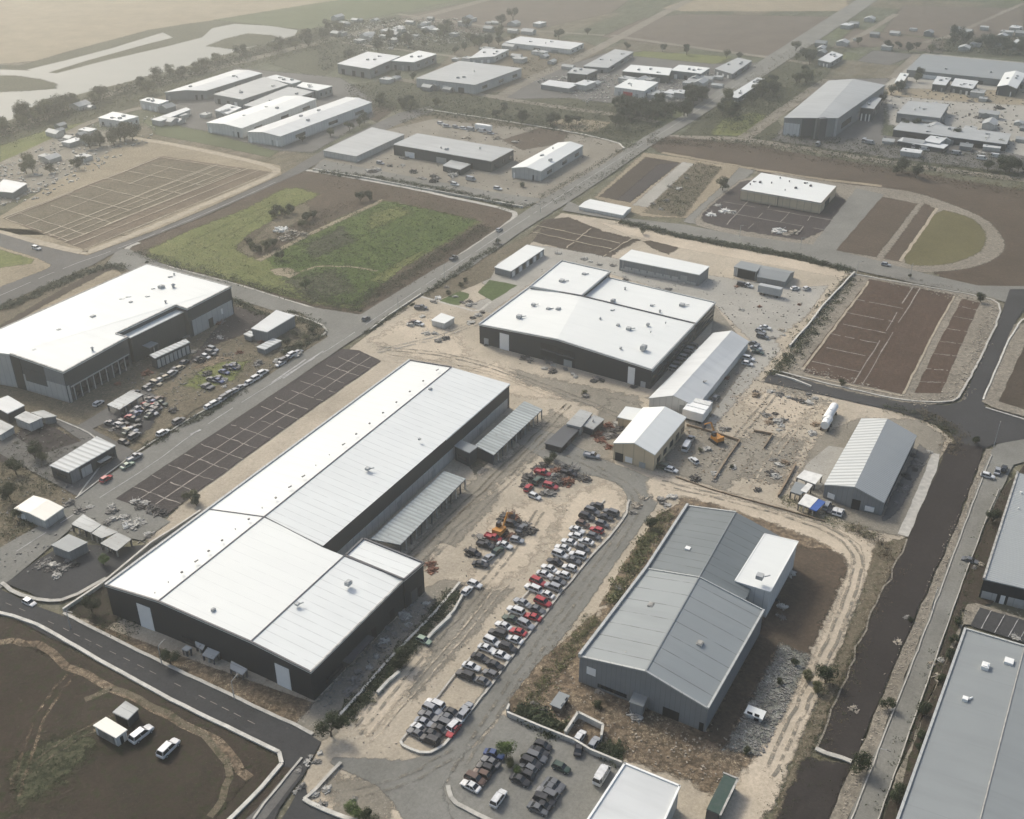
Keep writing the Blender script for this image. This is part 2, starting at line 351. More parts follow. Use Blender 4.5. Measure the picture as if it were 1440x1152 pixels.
def patch(name, px, mat, jit=.5, sub=1.6, kind='structure', smooth=0, soft=0):
    pts = [P(*p)[:2] for p in px]
    for _ in range(smooth):
        q = []
        for i in range(len(pts)):
            a, b = pts[i], pts[(i + 1) % len(pts)]
            q += [(a[0] * .75 + b[0] * .25, a[1] * .75 + b[1] * .25), (a[0] * .25 + b[0] * .75, a[1] * .25 + b[1] * .75)]
        pts = q
    raw = pts
    LAYER[0] += .002; z = LAYER[0]
    FLATS.append(((min(p[0] for p in raw), min(p[1] for p in raw), max(p[0] for p in raw), max(p[1] for p in raw)), raw, z))
    if area2(pts) < 0: pts = pts[::-1]
    if jit < .3:                                  # made edge: crisp, slightly worn
        if jit: pts = outline(pts, jit * .6, sub)
        m = MB(); m.add([(x, y, z) for x, y in pts], [tuple(range(len(pts)))])
        o = m.build(name, M[mat]); tag(o, kind=kind); return o
    wd = min(3.2 * jit + .6, .12 * math.sqrt(abs(area2(pts)) / 2) + .3)   # natural edge: a ragged rim that breaks up
    if P(*px[0])[1] > 480: wd = max(wd, 2.5)
    if soft: wd = soft
    base = outline(pts, 0, max(sub, 2.0, soft * .8)); n = len(base)
    for _ in range(7):
        big = inset(base, -wd * .55); inn = inset(base, wd * .55)
        if area2(inn) > .2 * area2(base) and simple(inn) and simple(big) and all(simple([big[i], big[(i + 1) % n], inn[(i + 1) % n], inn[i]]) and area2([big[i], big[(i + 1) % n], inn[(i + 1) % n], inn[i]]) > 0 for i in range(n)): break
        wd *= .6
    v = [(x, y, z) for x, y in big] + [(x, y, z) for x, y in inn]
    m = MB(); m.add(v, [(i, (i + 1) % n, (i + 1) % n + n, i + n) for i in range(n)] + [tuple(range(n, 2 * n))])
    me = m.mesh(name, M[mat]); at = me.attributes.new('fade', 'FLOAT', 'POINT')
    if len(me.vertices) == 2 * n: at.data.foreach_set('value', [1.0] * n + [0.0] * n)
    o = bpy.data.objects.new(name, me); COL.objects.link(o); tag(o, kind=kind)
    return o
def ribbon(m, pts, wd, z, h=0.0, dash=None):
    """flat strip (or low block when h) along ground points"""
    for i in range(len(pts) - 1):
        a, b = pts[i], pts[i + 1]; L = math.hypot(b[0] - a[0], b[1] - a[1])
        if L < .01: continue
        dx, dy = (b[0] - a[0]) / L, (b[1] - a[1]) / L; nx_, ny_ = -dy * wd / 2, dx * wd / 2
        segs = [(0, L)] if not dash else [(s, min(L, s + dash[0])) for s in np.arange(0, L, dash[0] + dash[1])]
        for s, e in segs:
            if dash and rnd.random() < .15: continue
            e2 = e if (h == 0 or dash) else e - .004
            p = [(a[0] + dx * s + nx_, a[1] + dy * s + ny_), (a[0] + dx * s - nx_, a[1] + dy * s - ny_), (a[0] + dx * e2 - nx_, a[1] + dy * e2 - ny_), (a[0] + dx * e2 + nx_, a[1] + dy * e2 + ny_)]
            if h: m.prism([(x, y, z + h) for x, y in p], h)
            else: m.add([(x, y, z) for x, y in p], [(0, 1, 2, 3)])
def wig(px, sub=3.0, jit=.12, smooth=1):
    pts = [P(*p)[:2] for p in px]
    for _ in range(smooth):
        q = [pts[0]]
        for i in range(len(pts) - 1):
            a, b = pts[i], pts[i + 1]
            if math.hypot(a[0] - b[0], a[1] - b[1]) < 1.0: q.append(b); continue
            q += [(a[0] * .75 + b[0] * .25, a[1] * .75 + b[1] * .25), (a[0] * .25 + b[0] * .75, a[1] * .25 + b[1] * .75)]
        pts = q + [pts[-1]]
    out = []
    for i in range(len(pts) - 1):
        a, b = pts[i], pts[i + 1]; L = math.hypot(b[0] - a[0], b[1] - a[1]); k = max(1, int(L / sub))
        for j in range(k):
            t = j / k; out.append((a[0] + (b[0] - a[0]) * t + rnd.gauss(0, jit), a[1] + (b[1] - a[1]) * t + rnd.gauss(0, jit)))
    return out + [pts[-1]]
def strip(name, px, wd, mat, jit=.12, h=0.0, dash=None, kind='structure', smooth=1):
    LAYER[0] += .002; m = MB()
    ribbon(m, wig(px, 3.0, jit, smooth), wd, LAYER[0] - (.05 if h else 0), h + (.05 if h else 0), dash)
    o = m.build(name, M[mat]); tag(o, kind=kind); return o
# ---- water and far country
patch('far_field', [(-400, -20), (560, -22), (400, 22), (215, 45), (60, 85), (-60, 95)], 'tanfield', 1, 20)
patch('river_bank', [(-60, 90), (30, 92), (90, 74), (210, 42), (260, 34), (320, 26), (420, 30), (440, 50), (300, 88), (180, 122), (60, 165), (-60, 215)], 'scrubg', 1, 6)
patch('river', [(-60, 215), (0, 172), (40, 160), (73, 152), (100, 135), (140, 124), (170, 117), (205, 107), (240, 99), (290, 84), (330, 72), (375, 60), (412, 50), (417, 43), (380, 37), (330, 34), (300, 40), (286, 53), (235, 66), (140, 88), (80, 104), (40, 100), (-60, 96)], 'water', .8, 6)
patch('river', [(42, 98), (100, 84), (160, 68), (215, 51), (228, 47), (240, 53), (200, 63), (120, 85), (62, 103)], 'water', .5, 6)
patch('scrubland', [(480, 120), (560, 112), (600, 122), (700, 142), (740, 115), (800, 135), (880, 150), (960, 150), (930, 190), (880, 200), (780, 182), (600, 155), (500, 150)], 'scrubg', 1, 6)
patch('scrubland', [(960, 190), (1000, 150), (1070, 95), (1140, 58), (1190, 70), (1160, 110), (1100, 150), (1050, 190), (1000, 195)], 'scrubg', 1, 6)
patch('scrubland', [(-40, 215), (60, 172), (160, 132), (300, 92), (420, 56), (480, 35), (500, 48), (360, 90), (240, 128), (130, 175), (0, 245), (-40, 260)], 'scrubg', 1, 6)
patch('scrubland', [(1320, 55), (1460, 50), (1460, 85), (1300, 74)], 'scrubg', 1, 6)
patch('scrubland', [(440, 40), (560, 22), (700, 42), (730, 50), (640, 75), (520, 70), (450, 110), (380, 90)], 'scrubg', 1, 6)
patch('scrubland', [(1047, 196), (1090, 165), (1105, 188), (1200, 205), (1440, 225), (1440, 250), (1200, 220)], 'scrubg', 1, 6)
patch('river_island', [(-60, 108), (20, 106), (55, 111), (80, 118), (78, 125), (40, 128), (-60, 132)], 'scrubg', 1, 4)
patch('river_island', [(290, 65), (315, 55), (348, 47), (385, 50), (393, 54), (372, 62), (330, 70)], 'scrubg', 1, 4)
patch('far_field', [(300, 28), (450, 4), (600, -14), (640, 2), (480, 34), (430, 42)], 'fargreen', 1, 10)
patch('far_field', [(560, 24), (700, -5), (900, -10), (860, 18), (760, 40), (660, 48)], 'farbrown', 1, 10)
patch('far_field', [(845, 52), (905, 26), (960, 20), (1190, 24), (1145, 58), (1095, 82), (1040, 76), (960, 66)], 'farbrown', 1, 8)
patch('far_field', [(930, 12), (980, -6), (1190, -6), (1195, 16), (960, 16)], 'tanfield', 1, 8)
patch('far_field', [(1240, 45), (1270, 8), (1440, 12), (1440, 60), (1330, 55)], 'farbrown', 1, 8)
patch('far_field', [(1170, 68), (1200, 40), (1330, 58), (1325, 75), (1235, 66)], 'farbrown', 1, 8)
patch('far_field', [(870, 78), (905, 72), (1030, 80), (1005, 92), (900, 88)], 'olive', 1, 6)
patch('far_field', [(860, 142), (960, 150), (955, 178), (900, 175), (850, 160)], 'fargreen', 1, 6)
patch('far_field', [(200, 168), (290, 178), (345, 200), (395, 210), (380, 222), (300, 205), (220, 190)], 'fargreen', 1, 4)
patch('far_field', [(1015, 168), (1060, 158), (1085, 165), (1048, 192), (1000, 190)], 'olive', 1, 4)
patch('far_field', [(0, 235), (110, 175), (205, 200), (120, 240), (0, 290)], 'dirt2', 1.5, 5)
patch('far_field', [(0, 205), (75, 180), (120, 172), (60, 205), (0, 228)], 'olive', 1.5, 5)
patch('far_field', [(480, 122), (560, 118), (640, 125), (760, 135), (880, 150), (930, 175), (880, 190), (780, 175), (600, 150), (490, 138)], 'scrubg', 1, 6)
patch('far_field', [(770, 172), (800, 166), (860, 172), (840, 186), (790, 184)], 'tanfield', 1, 6)
patch('far_field', [(500, 160), (530, 148), (560, 152), (530, 172)], 'brownr', 1, 6)
patch('works_yard', [(590, 118), (655, 135), (770, 122), (850, 70), (820, 58), (720, 50), (640, 72)], 'verge', 1, 6)
patch('works_yard', [(700, 140), (745, 110), (850, 75), (1000, 90), (1080, 88), (1010, 140), (960, 152), (880, 148), (800, 138)], 'asphm', 1, 6)
patch('works_yard', [(225, 172), (260, 130), (330, 95), (480, 110), (525, 140), (525, 165), (440, 215), (385, 212), (290, 185)], 'asphm', 1, 6)
patch('works_yard', [(1085, 198), (1160, 112), (1250, 110), (1240, 190), (1440, 215), (1440, 245), (1250, 222)], 'asphm', 1, 6)
patch('works_yard', [(1205, 86), (1228, 71), (1290, 77), (1250, 92)], 'asphm', .3, 6)
patch('works_yard', [(1245, 118), (1300, 75), (1460, 90), (1460, 225), (1250, 175)], 'conc', 1, 6)
patch('bare_earth', [(1246, 124), (1440, 128), (1460, 150), (1330, 142), (1245, 134)], 'tanfield', 1, 6)
for q, wd in (([(-40, 205), (120, 140), (240, 112), (350, 84), (480, 52), (640, 12), (700, -5)], 9), ([(-40, 250), (60, 205), (140, 165), (230, 145)], 5),
              ([(700, 138), (745, 112), (800, 88), (858, 60), (930, 20), (990, -10)], 8), ([(540, 108), (620, 122), (700, 138), (780, 150), (880, 163), (925, 172)], 6),
              ([(925, 192), (1047, 196), (1120, 208), (1200, 221), (1330, 240), (1460, 256)], 7), ([(1047, 194), (1100, 156), (1165, 112)], 7), ([(1255, 110), (1290, 76)], 5), ([(1180, 66), (1225, 42), (1260, 20)], 5),
              ([(860, 50), (960, 65), (1090, 82), (1140, 90)], 6), ([(480, 60), (600, 75), (640, 80)], 4), ([(560, 20), (700, 40), (850, 50)], 5)):
    strip('far_road', q, wd, 'gravel', .3)
strip('far_track', [(1300, 60), (1340, 50), (1400, 22), (1440, 5)], 4, 'gravel', .3)
# ---- red brown belt, oval and plots on the right
patch('bare_earth', [(905, 196), (940, 192), (1047, 203), (1200, 228), (1330, 250), (1480, 275), (1480, 405), (1400, 412), (1330, 395), (1150, 262), (1060, 240), (925, 214)], 'brownr', 1, 3)
strip('dirt_track', [(930, 215), (1060, 238), (1150, 252), (1240, 262)], 3, 'tanfield', .3)
patch('gravel_plot', [(835, 278), (905, 215), (958, 222), (1010, 231), (1062, 236), (985, 308), (905, 305)], 'tanfield', .5)
patch('plot', [(842, 277), (908, 221), (957, 229), (886, 285)], 'brown', .3)
patch('plot', [(868, 281), (925, 232), (957, 229), (886, 285)], 'plot', .3)
patch('concrete_path', [(889, 289), (960, 228), (976, 231), (912, 292)], 'conc', .3)
patch('scrub_plot', [(912, 292), (980, 229), (1014, 236), (960, 306), (905, 300)], 'verge', .6)
patch('road', [(960, 312), (1015, 262), (1040, 236), (1062, 240), (1010, 283), (985, 318)], 'asphalt', .3)
ring = [(1190, 260), (1240, 264), (1290, 271), (1353, 293), (1386, 308), (1403, 324), (1415, 344), (1408, 358), (1388, 371), (1353, 380), (1284, 385), (1240, 372), (1150, 350), (980, 322), (975, 305), (1060, 238)]
patch('gravel_track', ring, 'gravel', .3, 1.6, smooth=1)
patch('plot', [(982, 308), (1005, 285), (1055, 246), (1204, 268), (1150, 342), (1060, 328), (1000, 317)], 'plot', .4, smooth=1)
patch('plot', [(1170, 352), (1234, 276), (1291, 287), (1232, 362)], 'brownr', .3)
patch('road', [(1142, 346), (1204, 265), (1243, 274), (1174, 354)], 'asphalt', .2)
patch('plot', [(1243, 364), (1300, 286), (1316, 294), (1266, 369)], 'brownr', .3)
patch('oval_lawn', [(1266, 369), (1290, 330), (1318, 294), (1353, 302), (1374, 312), (1388, 330), (1384, 350), (1366, 362), (1330, 373), (1290, 375)], 'dry_lawn', .3, smooth=1)
strip('bund', [(1293, 288), (1236, 362)], 1.6, 'gravel'); strip('bund', [(1318, 293), (1266, 368)], 1.2, 'tline')
# ---- dirt yard (whole estate centre)
patch('dirt_yard', [(497, 487), (577, 427), (592, 418), (668, 380), (745, 332), (790, 300), (872, 312), (960, 336), (1195, 382), (1198, 400), (1140, 470), (1080, 530), (1110, 545), (1240, 570), (1300, 585), (1340, 620), (1322, 645), (1275, 755), (1240, 775), (1225, 800), (1180, 900), (1130, 1000), (1100, 1080), (1050, 1200), (440, 1200), (425, 1100), (452, 1045), (440, 1015), (230, 930), (90, 866), (88, 858), (165, 800), (215, 765), (160, 702), (230, 735)], 'dirt', .4, 2)
patch('verge', [(0, 360), (170, 345), (440, 440), (470, 470), (430, 500), (200, 640), (110, 705), (60, 750), (0, 775), (-60, 800), (-60, 420)], 'verge', .3, 3)
patch('plot', [(738, 338), (765, 309), (800, 306), (850, 326), (900, 338), (872, 352), (857, 364), (800, 352)], 'brown', .4)
patch('plot', [(903, 340), (935, 335), (965, 344), (940, 358), (922, 352)], 'brown', .5)
patch('pale_verge', [(840, 312), (960, 336), (1100, 362), (1190, 382), (1185, 392), (1080, 372), (960, 350), (880, 330)], 'track', .5)
patch('concrete_yard', [(668, 392), (735, 345), (770, 347), (855, 362), (1000, 388), (1110, 405), (1165, 402), (1130, 452), (1070, 525), (1000, 605), (975, 590), (1058, 482), (1006, 430), (858, 386), (790, 368), (690, 440), (655, 432), (700, 412)], 'conc', .6)
patch('concrete_yard', [(905, 560), (980, 590), (962, 640), (1060, 500), (1005, 430), (1000, 470), (920, 555)], 'dirt2', .4)
patch('lawn', [(672, 412), (688, 394), (728, 402), (692, 424)], 'lawn', .25)
patch('lawn', [(616, 425), (645, 409), (660, 414), (658, 420), (645, 430)], 'lawn', .25)
patch('verge', [(595, 417), (625, 395), (690, 358), (745, 330), (765, 318), (745, 345), (700, 370), (690, 392), (660, 405), (612, 424)], 'verge', .4)
strip('bund', [(592, 418), (645, 432), (672, 440), (690, 425)], 1.0, 'kerb')
patch('scrub_gully', [(1195, 384), (1222, 392), (1205, 420), (1150, 490), (1130, 520), (1085, 530), (1070, 536), (1115, 490), (1150, 440)], 'verge', .5)
patch('brown_verge', [(86, 866), (150, 884), (300, 940), (443, 990), (413, 1021), (300, 970), (230, 936), (133, 887)], 'straw', .4)
patch('brown_verge', [(88, 860), (147, 824), (205, 850), (150, 884)], 'moss', .4)
patch('worn_ground', [(560, 800), (600, 750), (665, 675), (720, 640), (775, 578), (800, 590), (760, 640), (700, 680), (650, 730), (590, 800)], 'dirt2', .9, soft=6)
patch('worn_ground', [(655, 648), (672, 640), (690, 648), (668, 668)], 'verge', .5)
patch('worn_ground', [(720, 520), (760, 530), (900, 560), (905, 585), (820, 570), (740, 545)], 'dirt2', .9, soft=6)
patch('worn_ground', [(560, 960), (640, 880), (690, 830), (720, 830), (660, 900), (580, 985)], 'dirt2', .9, soft=6)
patch('worn_ground', [(430, 1160), (480, 1095), (560, 1120), (600, 1165)], 'track', .9, soft=7)
for q, mt in (([(600, 540), (700, 510), (730, 540), (760, 545), (790, 560), (740, 560), (720, 555)], 'track'), ([(520, 480), (590, 440), (640, 470), (660, 500), (600, 510)], 'track'), ([(500, 1010), (580, 920), (610, 915), (560, 990), (520, 1040)], 'track'),
              ([(600, 900), (690, 790), (715, 795), (640, 900), (610, 920)], 'dirt2'), ([(740, 600), (830, 600), (860, 560), (900, 570), (860, 650), (800, 640)], 'dirt2'), ([(610, 760), (650, 720), (700, 690), (700, 705), (640, 770)], 'dirt2'),
              ([(1000, 640), (1060, 610), (1130, 620), (1100, 680), (1030, 670)], 'dirt2'), ([(1060, 560), (1110, 545), (1160, 565), (1130, 585)], 'dirt2'), ([(1090, 480), (1140, 440), (1180, 400), (1195, 395), (1150, 460), (1110, 505)], 'dirt'), ([(460, 1100), (520, 1090), (560, 1110), (540, 1160), (480, 1160)], 'dirt2')):
    patch('worn_ground', q, mt, .9, soft=6)
patch('pale_ground', [(800, 700), (850, 680), (880, 700), (870, 730), (790, 830), (760, 850), (770, 790)], 'track', .9, soft=7)
patch('pale_ground', [(690, 730), (760, 700), (790, 720), (740, 800), (690, 830), (660, 820)], 'track', .9, soft=7)
patch('pale_ground', [(1040, 560), (1100, 550), (1150, 570), (1120, 600), (1060, 590)], 'track', .9, soft=7)
patch('side_yard', [(443, 990), (600, 828), (625, 815), (655, 820), (590, 880), (500, 985), (470, 1035), (440, 1045), (415, 1022)], 'dirt2', .4)
patch('rubble_ground', [(718, 1008), (760, 960), (830, 880), (905, 790), (960, 700), (1000, 702), (1120, 738), (1195, 772), (1192, 802), (1150, 890), (1110, 960), (1070, 1065), (1000, 1120), (960, 1095), (880, 1070), (800, 1040)], 'straw', .5)
patch('bare_earth', [(1078, 862), (1118, 770), (1190, 776), (1190, 805), (1155, 880), (1135, 930), (1098, 905), (1020, 1052), (985, 1035), (1000, 1018)], 'brownr', .5)
patch('gravel_bed', [(1098, 906), (1140, 925), (1072, 1066), (1020, 1055)], 'ggravel', .4)
patch('dirt_road', [(455, 1068), (510, 1066), (570, 1072), (612, 1056), (640, 1030), (667, 987), (773, 860), (882, 722), (882, 694), (860, 675), (790, 662), (690, 600), (760, 600), (830, 640), (905, 668), (938, 690), (914, 725), (860, 800), (803, 884), (713, 997), (650, 1068), (622, 1110), (645, 1160), (590, 1190), (540, 1110), (490, 1088)], 'asphalt', .5, 2, smooth=1)
patch('dirt_road', [(262, 700), (536, 508), (570, 512), (305, 712), (240, 770), (212, 765), (180, 735), (236, 735)], 'dirt', .3)
patch('parking_ground', [(634, 1150), (622, 1110), (650, 1066), (708, 1006), (790, 1036), (862, 1072), (884, 1078), (830, 1165), (660, 1165)], 'asphalt', .3)
patch('pale_track', [(905, 668), (960, 675), (1030, 697), (1100, 722), (1180, 745), (1228, 765), (1233, 792), (1205, 845), (1172, 930), (1125, 1040), (1075, 1170), (985, 1170), (1045, 1090), (1100, 1020), (1140, 930), (1185, 830), (1196, 800), (1186, 780), (1130, 752), (1030, 718), (950, 694), (918, 712)], 'track', .4, 2, smooth=1)
patch('bare_earth', [(1230, 765), (1275, 758), (1262, 790), (1205, 905), (1140, 1060), (1100, 1170), (1078, 1170), (1128, 1040), (1176, 930), (1210, 845)], 'verge', .5)
patch('verge', [(716, 1003), (716, 985), (760, 930), (840, 860), (832, 882), (790, 950), (748, 985), (735, 1010)], 'straw', .4)
patch('planting_bed', [(842, 855), (880, 790), (925, 725), (962, 705), (938, 740), (870, 845)], 'straw', .4)
patch('planting_bed', [(1000, 600), (1060, 645), (1020, 690), (925, 660), (968, 600)], 'dirt2', .5)
patch('shed_yard', [(1110, 690), (1150, 615), (1205, 590), (1290, 590), (1328, 615), (1320, 645), (1275, 755), (1235, 750), (1190, 735)], 'dirt2', .4)
patch('concrete_slab', [(1133, 655), (1165, 628), (1195, 632), (1168, 672), (1150, 690), (1120, 680)], 'conc', .1)
patch('concrete_path', [(1311, 638), (1321, 640), (1318, 660), (1277, 756), (1262, 752), (1290, 690)], 'kerb', .15)
patch('yard_hardstanding', [(1292, 625), (1309, 638), (1262, 722), (1240, 735), (1250, 705), (1288, 640)], 'asphm', .3)
# ---- fields and plots on the left
patch('tan_field', [(-60, 330), (0, 305), (90, 250), (183, 198), (214, 196), (300, 212), (394, 234), (396, 246), (300, 290), (220, 324), (122, 360), (60, 347), (-60, 318)], 'tanfield', .4)
strip('pale_verge', [(-20, 322), (40, 338), (112, 356), (125, 356), (220, 318), (300, 283), (388, 246), (390, 237), (340, 224), (250, 205), (185, 194)], 3.5, 'tline', .2)
patch('plot', [(226, 220), (384, 243), (118, 352), (4, 308)], 'strawb', .25)
patch('plot', [(226, 224), (338, 241), (98, 338), (12, 309)], 'verge', .2)
def lines(name, L, mat):
    m = MB(); LAYER[0] += .002
    for q, wd in L: ribbon(m, wig(q, 4, .12, 0), wd, LAYER[0])
    tag(m.build(name, M[mat]), kind='structure')
TG = [(([(226, 222), (384, 243), (118, 352), (4, 308)]), [], [0.0, .52, .6, .69, .78, .88, 1.0], .6), ([(226, 222), (338, 240), (96, 340), (8, 309)], [0.0, .12, .25, .38, .5, .64, .78, .92, 1.0], [.0, .33, .66, 1.0], .5)]
patch('field_margin', [(439, 241), (529, 258), (640, 280), (721, 297), (727, 304), (703, 324), (600, 388), (508, 444), (434, 431), (360, 411), (240, 375), (180, 355), (178, 347), (217, 333), (313, 295), (392, 250)], 'brownr', .4)
patch('green_field', [(537, 282), (610, 297), (676, 312), (640, 335), (545, 390), (506, 437), (440, 428), (233, 372), (205, 362), (208, 352), (267, 325), (340, 297), (400, 266), (420, 265), (449, 274), (420, 292), (350, 330), (330, 350), (360, 366), (380, 360), (430, 330)], 'olive', .8, 2)
patch('green_field', [(537, 283), (610, 297), (671, 312), (640, 333), (545, 386), (506, 432), (455, 425), (400, 395), (375, 365), (430, 332), (480, 306)], 'green', .8, 2)
for q in ([(400, 395), (470, 380), (500, 410), (440, 425)], [(430, 345), (480, 320), (500, 340), (440, 365)]): patch('field_patch', q, 'scrubg', .9, soft=9)  # darker green scrub growing within the field
for q in ([(270, 340), (330, 310), (390, 285), (360, 310), (290, 350)], [(520, 300), (560, 292), (580, 300), (520, 325)], [(520, 395), (560, 370), (600, 350), (540, 400)]): patch('field_patch', q, 'olive', .9, soft=9)  # olive growth varying the field's own tone
patch('bare_earth', [(380, 380), (405, 377), (422, 385), (408, 392), (386, 387)], 'tanfield', .5, 2)
strip('footpath', [(422, 382), (450, 374), (500, 376), (530, 382)], 1.2, 'tanfield', .3)
patch('scrubland', [(335, 352), (352, 340), (395, 300), (430, 285), (440, 300), (400, 325), (372, 352), (350, 362)], 'verge', .9, soft=5)
patch('footpath', [(360, 366), (430, 330), (537, 281), (540, 284), (435, 333), (366, 369)], 'tanfield', .3, 2)
strip('pale_verge', [(430, 240), (530, 256), (640, 279), (722, 297), (726, 306), (705, 322), (610, 385)], 2.2, 'kerb', .15)
strip('pale_verge', [(175, 357), (180, 348), (196, 342)], 2.0, 'kerb'); strip('kerb', [(182, 357), (240, 377), (330, 399), (431, 432), (490, 445), (508, 444)], .9, 'kerb', .08)
patch('moss_field', [(-60, 905), (0, 900), (28, 902), (85, 930), (160, 968), (300, 1040), (340, 1092), (360, 1096), (330, 1130), (290, 1200), (-60, 1200)], 'moss', .5)
patch('field_margin', [(-40, 862), (20, 873), (140, 934), (300, 1018), (390, 1066), (396, 1078), (340, 1160), (280, 1180), (330, 1120), (352, 1095), (300, 1040), (160, 970), (85, 932), (28, 903), (-40, 905)], 'moss', .4)
patch('weeds', [(10, 1080), (60, 1045), (120, 1028), (140, 1045), (90, 1100), (30, 1140)], 'scrubg', .9, soft=7)
strip('footpath', [(-20, 905), (28, 903), (60, 912), (110, 945), (150, 966), (200, 990), (280, 1030), (315, 1048), (335, 1080), (352, 1096)], 1.7, 'straw', .3)
strip('footpath', [(120, 985), (165, 968), (200, 990), (250, 1012), (300, 1042), (325, 1085), (320, 1115), (295, 1150)], 1.3, 'verge', .3)
def tracks(name, L, mat, f=.5):
    m = MB(); LAYER[0] += .002
    for q, gap, wd in L:
        pts = wig(q, 3, .15, 2); n = len(pts)
        for sgn in (-1, 1):
            o = []
            for i in range(n):
                a, c = pts[max(0, i - 1)], pts[min(n - 1, i + 1)]; d = math.hypot(c[0] - a[0], c[1] - a[1]) or 1
                o.append((pts[i][0] - (c[1] - a[1]) / d * gap * sgn, pts[i][1] + (c[0] - a[0]) / d * gap * sgn))
            ribbon(m, o, wd, LAYER[0] + (.0006 if sgn > 0 else 0))
    me = m.mesh(name, M[mat]); at = me.attributes.new('fade', 'FLOAT', 'POINT'); at.data.foreach_set('value', [f] * len(me.vertices))
    o = bpy.data.objects.new(name, me); COL.objects.link(o); tag(o, kind='structure')
tracks('tyre_tracks', [([(560, 800), (650, 715), (760, 610), (800, 570)], .8, .5)], 'verge')
tracks('tyre_tracks', [([(575, 815), (660, 730), (750, 640), (790, 600)], .9, .6)], 'dirt2')
tracks('tyre_tracks', [([(500, 1030), (600, 910), (700, 800), (760, 720)], .9, .6)], 'dirt2'); tracks('tyre_tracks', [([(520, 1040), (620, 930), (715, 815)], .8, .4)], 'track')
tracks('tyre_tracks', [([(530, 490), (640, 500), (760, 540), (880, 590)], .9, .6)], 'dirt2'); tracks('tyre_tracks', [([(540, 500), (680, 520), (780, 560)], .8, .5)], 'track')
tracks('tyre_tracks', [([(1000, 660), (1050, 600), (1120, 520), (1180, 430)], .9, .6)], 'dirt2'); tracks('tyre_tracks', [([(1060, 690), (1100, 620), (1150, 570)], .9, .5)], 'track')
tracks('tyre_tracks', [([(930, 680), (1040, 706), (1150, 738), (1210, 775), (1200, 830), (1150, 950), (1080, 1090)], .9, .7)], 'dirt2'); tracks('tyre_tracks', [([(935, 685), (1050, 700), (1170, 745), (1218, 785), (1170, 910)], 1.4, .4)], 'dirt')
tracks('tyre_tracks', [([(640, 1090), (690, 1010), (780, 880), (870, 760), (905, 700), (850, 665), (760, 620)], .9, .7)], 'dirt2', .6)
tracks('tyre_tracks', [([(480, 1120), (560, 1105), (640, 1060)], .9, .6)], 'dirt2', .6); tracks('tyre_tracks', [([(700, 440), (660, 460), (600, 480), (530, 495)], .9, .6)], 'conc')
tracks('tyre_tracks', [([(100, 950), (60, 1000), (40, 1060), (20, 1120)], .9, .6)], 'straw'); tracks('tyre_tracks', [([(165, 1010), (100, 1040), (20, 1100)], .9, .5)], 'verge')
# ---- sealed surfaces
patch('estate_yard', [(440, 238), (450, 226), (520, 185), (560, 173), (605, 160), (700, 170), (800, 188), (872, 202), (876, 210), (850, 236), (762, 284), (735, 292), (700, 284), (560, 258)], 'dirt2', .4)
patch('bare_earth', [(706, 198), (757, 181), (800, 187), (792, 200), (770, 206), (735, 212)], 'brownr', .5)
patch('field_margin', [(764, 283), (850, 235), (872, 212), (880, 212), (862, 242), (772, 290)], 'verge', .4)
patch('field_margin', [(560, 173), (605, 160), (700, 171), (760, 180), (690, 178), (610, 168), (530, 187)], 'verge', .4)
patch('road', [(440, 238), (560, 258), (700, 284), (735, 292), (765, 281), (700, 272), (560, 246), (455, 226)], 'asphalt', .2)
patch('road', [(-60, 760), (0, 772), (60, 738), (107, 703), (205, 634), (285, 578), (370, 534), (462, 474), (508, 443), (592, 391), (660, 351), (722, 309), (762, 282), (850, 231), (905, 194), (960, 163), (1050, 99), (1140, 41), (1205, 0), (1250, -30), (1275, -30), (1232, 2), (1165, 48), (1075, 107), (962, 179), (912, 208), (860, 245), (795, 288), (740, 322), (668, 373), (592, 416), (545, 448), (495, 480), (400, 545), (250, 645), (165, 702), (240, 735), (200, 762), (103, 742), (60, 780), (0, 830), (-60, 860)], 'asphalt', .12, 3)
patch('road', [(165, 352), (180, 351), (240, 377), (325, 399), (431, 432), (508, 444), (480, 470), (462, 474), (430, 452), (333, 422), (250, 400), (150, 372)], 'asphalt', .12, 3)
patch('road', [(-60, 312), (0, 329), (60, 347), (122, 361), (220, 325), (300, 291), (392, 249), (432, 225), (486, 195), (560, 160), (605, 150), (612, 156), (570, 172), (487, 206), (450, 228), (430, 241), (405, 252), (275, 310), (190, 343), (170, 352), (130, 374), (60, 404), (0, 431), (-60, 460)], 'asphm', .12, 3)
patch('field_margin', [(-60, 330), (0, 348), (50, 363), (73, 374), (65, 380), (0, 405), (-60, 430)], 'tanfield', .3)
patch('green_field', [(-60, 335), (0, 352), (48, 366), (45, 372), (0, 378), (-60, 385)], 'olive', .3)
patch('road', [(-60, 800), (0, 830), (45, 852), (90, 868), (133, 888), (230, 937), (413, 1023), (452, 1045), (428, 1090), (392, 1140), (375, 1190), (300, 1190), (346, 1150), (398, 1083), (390, 1063), (300, 1017), (140, 932), (20, 872), (-60, 845)], 'asphd', .1, 3)
patch('pavement', [(413, 1081), (425, 1088), (368, 1160), (340, 1160)], 'asphm', .1)
patch('moss_field', [(398, 1080), (412, 1082), (350, 1150), (330, 1165), (322, 1160)], 'moss', .2)
patch('dark_lot', [(392, 1160), (400, 1148), (428, 1100), (436, 1130), (455, 1140), (500, 1165)], 'asphd', .1)
patch('road', [(790, 297), (800, 284), (830, 298), (890, 309), (963, 317), (1037, 332), (1147, 346), (1239, 369), (1300, 386), (1376, 403), (1460, 404), (1460, 434), (1420, 428), (1376, 416), (1290, 400), (1193, 379), (1119, 361), (960, 333), (872, 311)], 'asphalt', .12, 3)
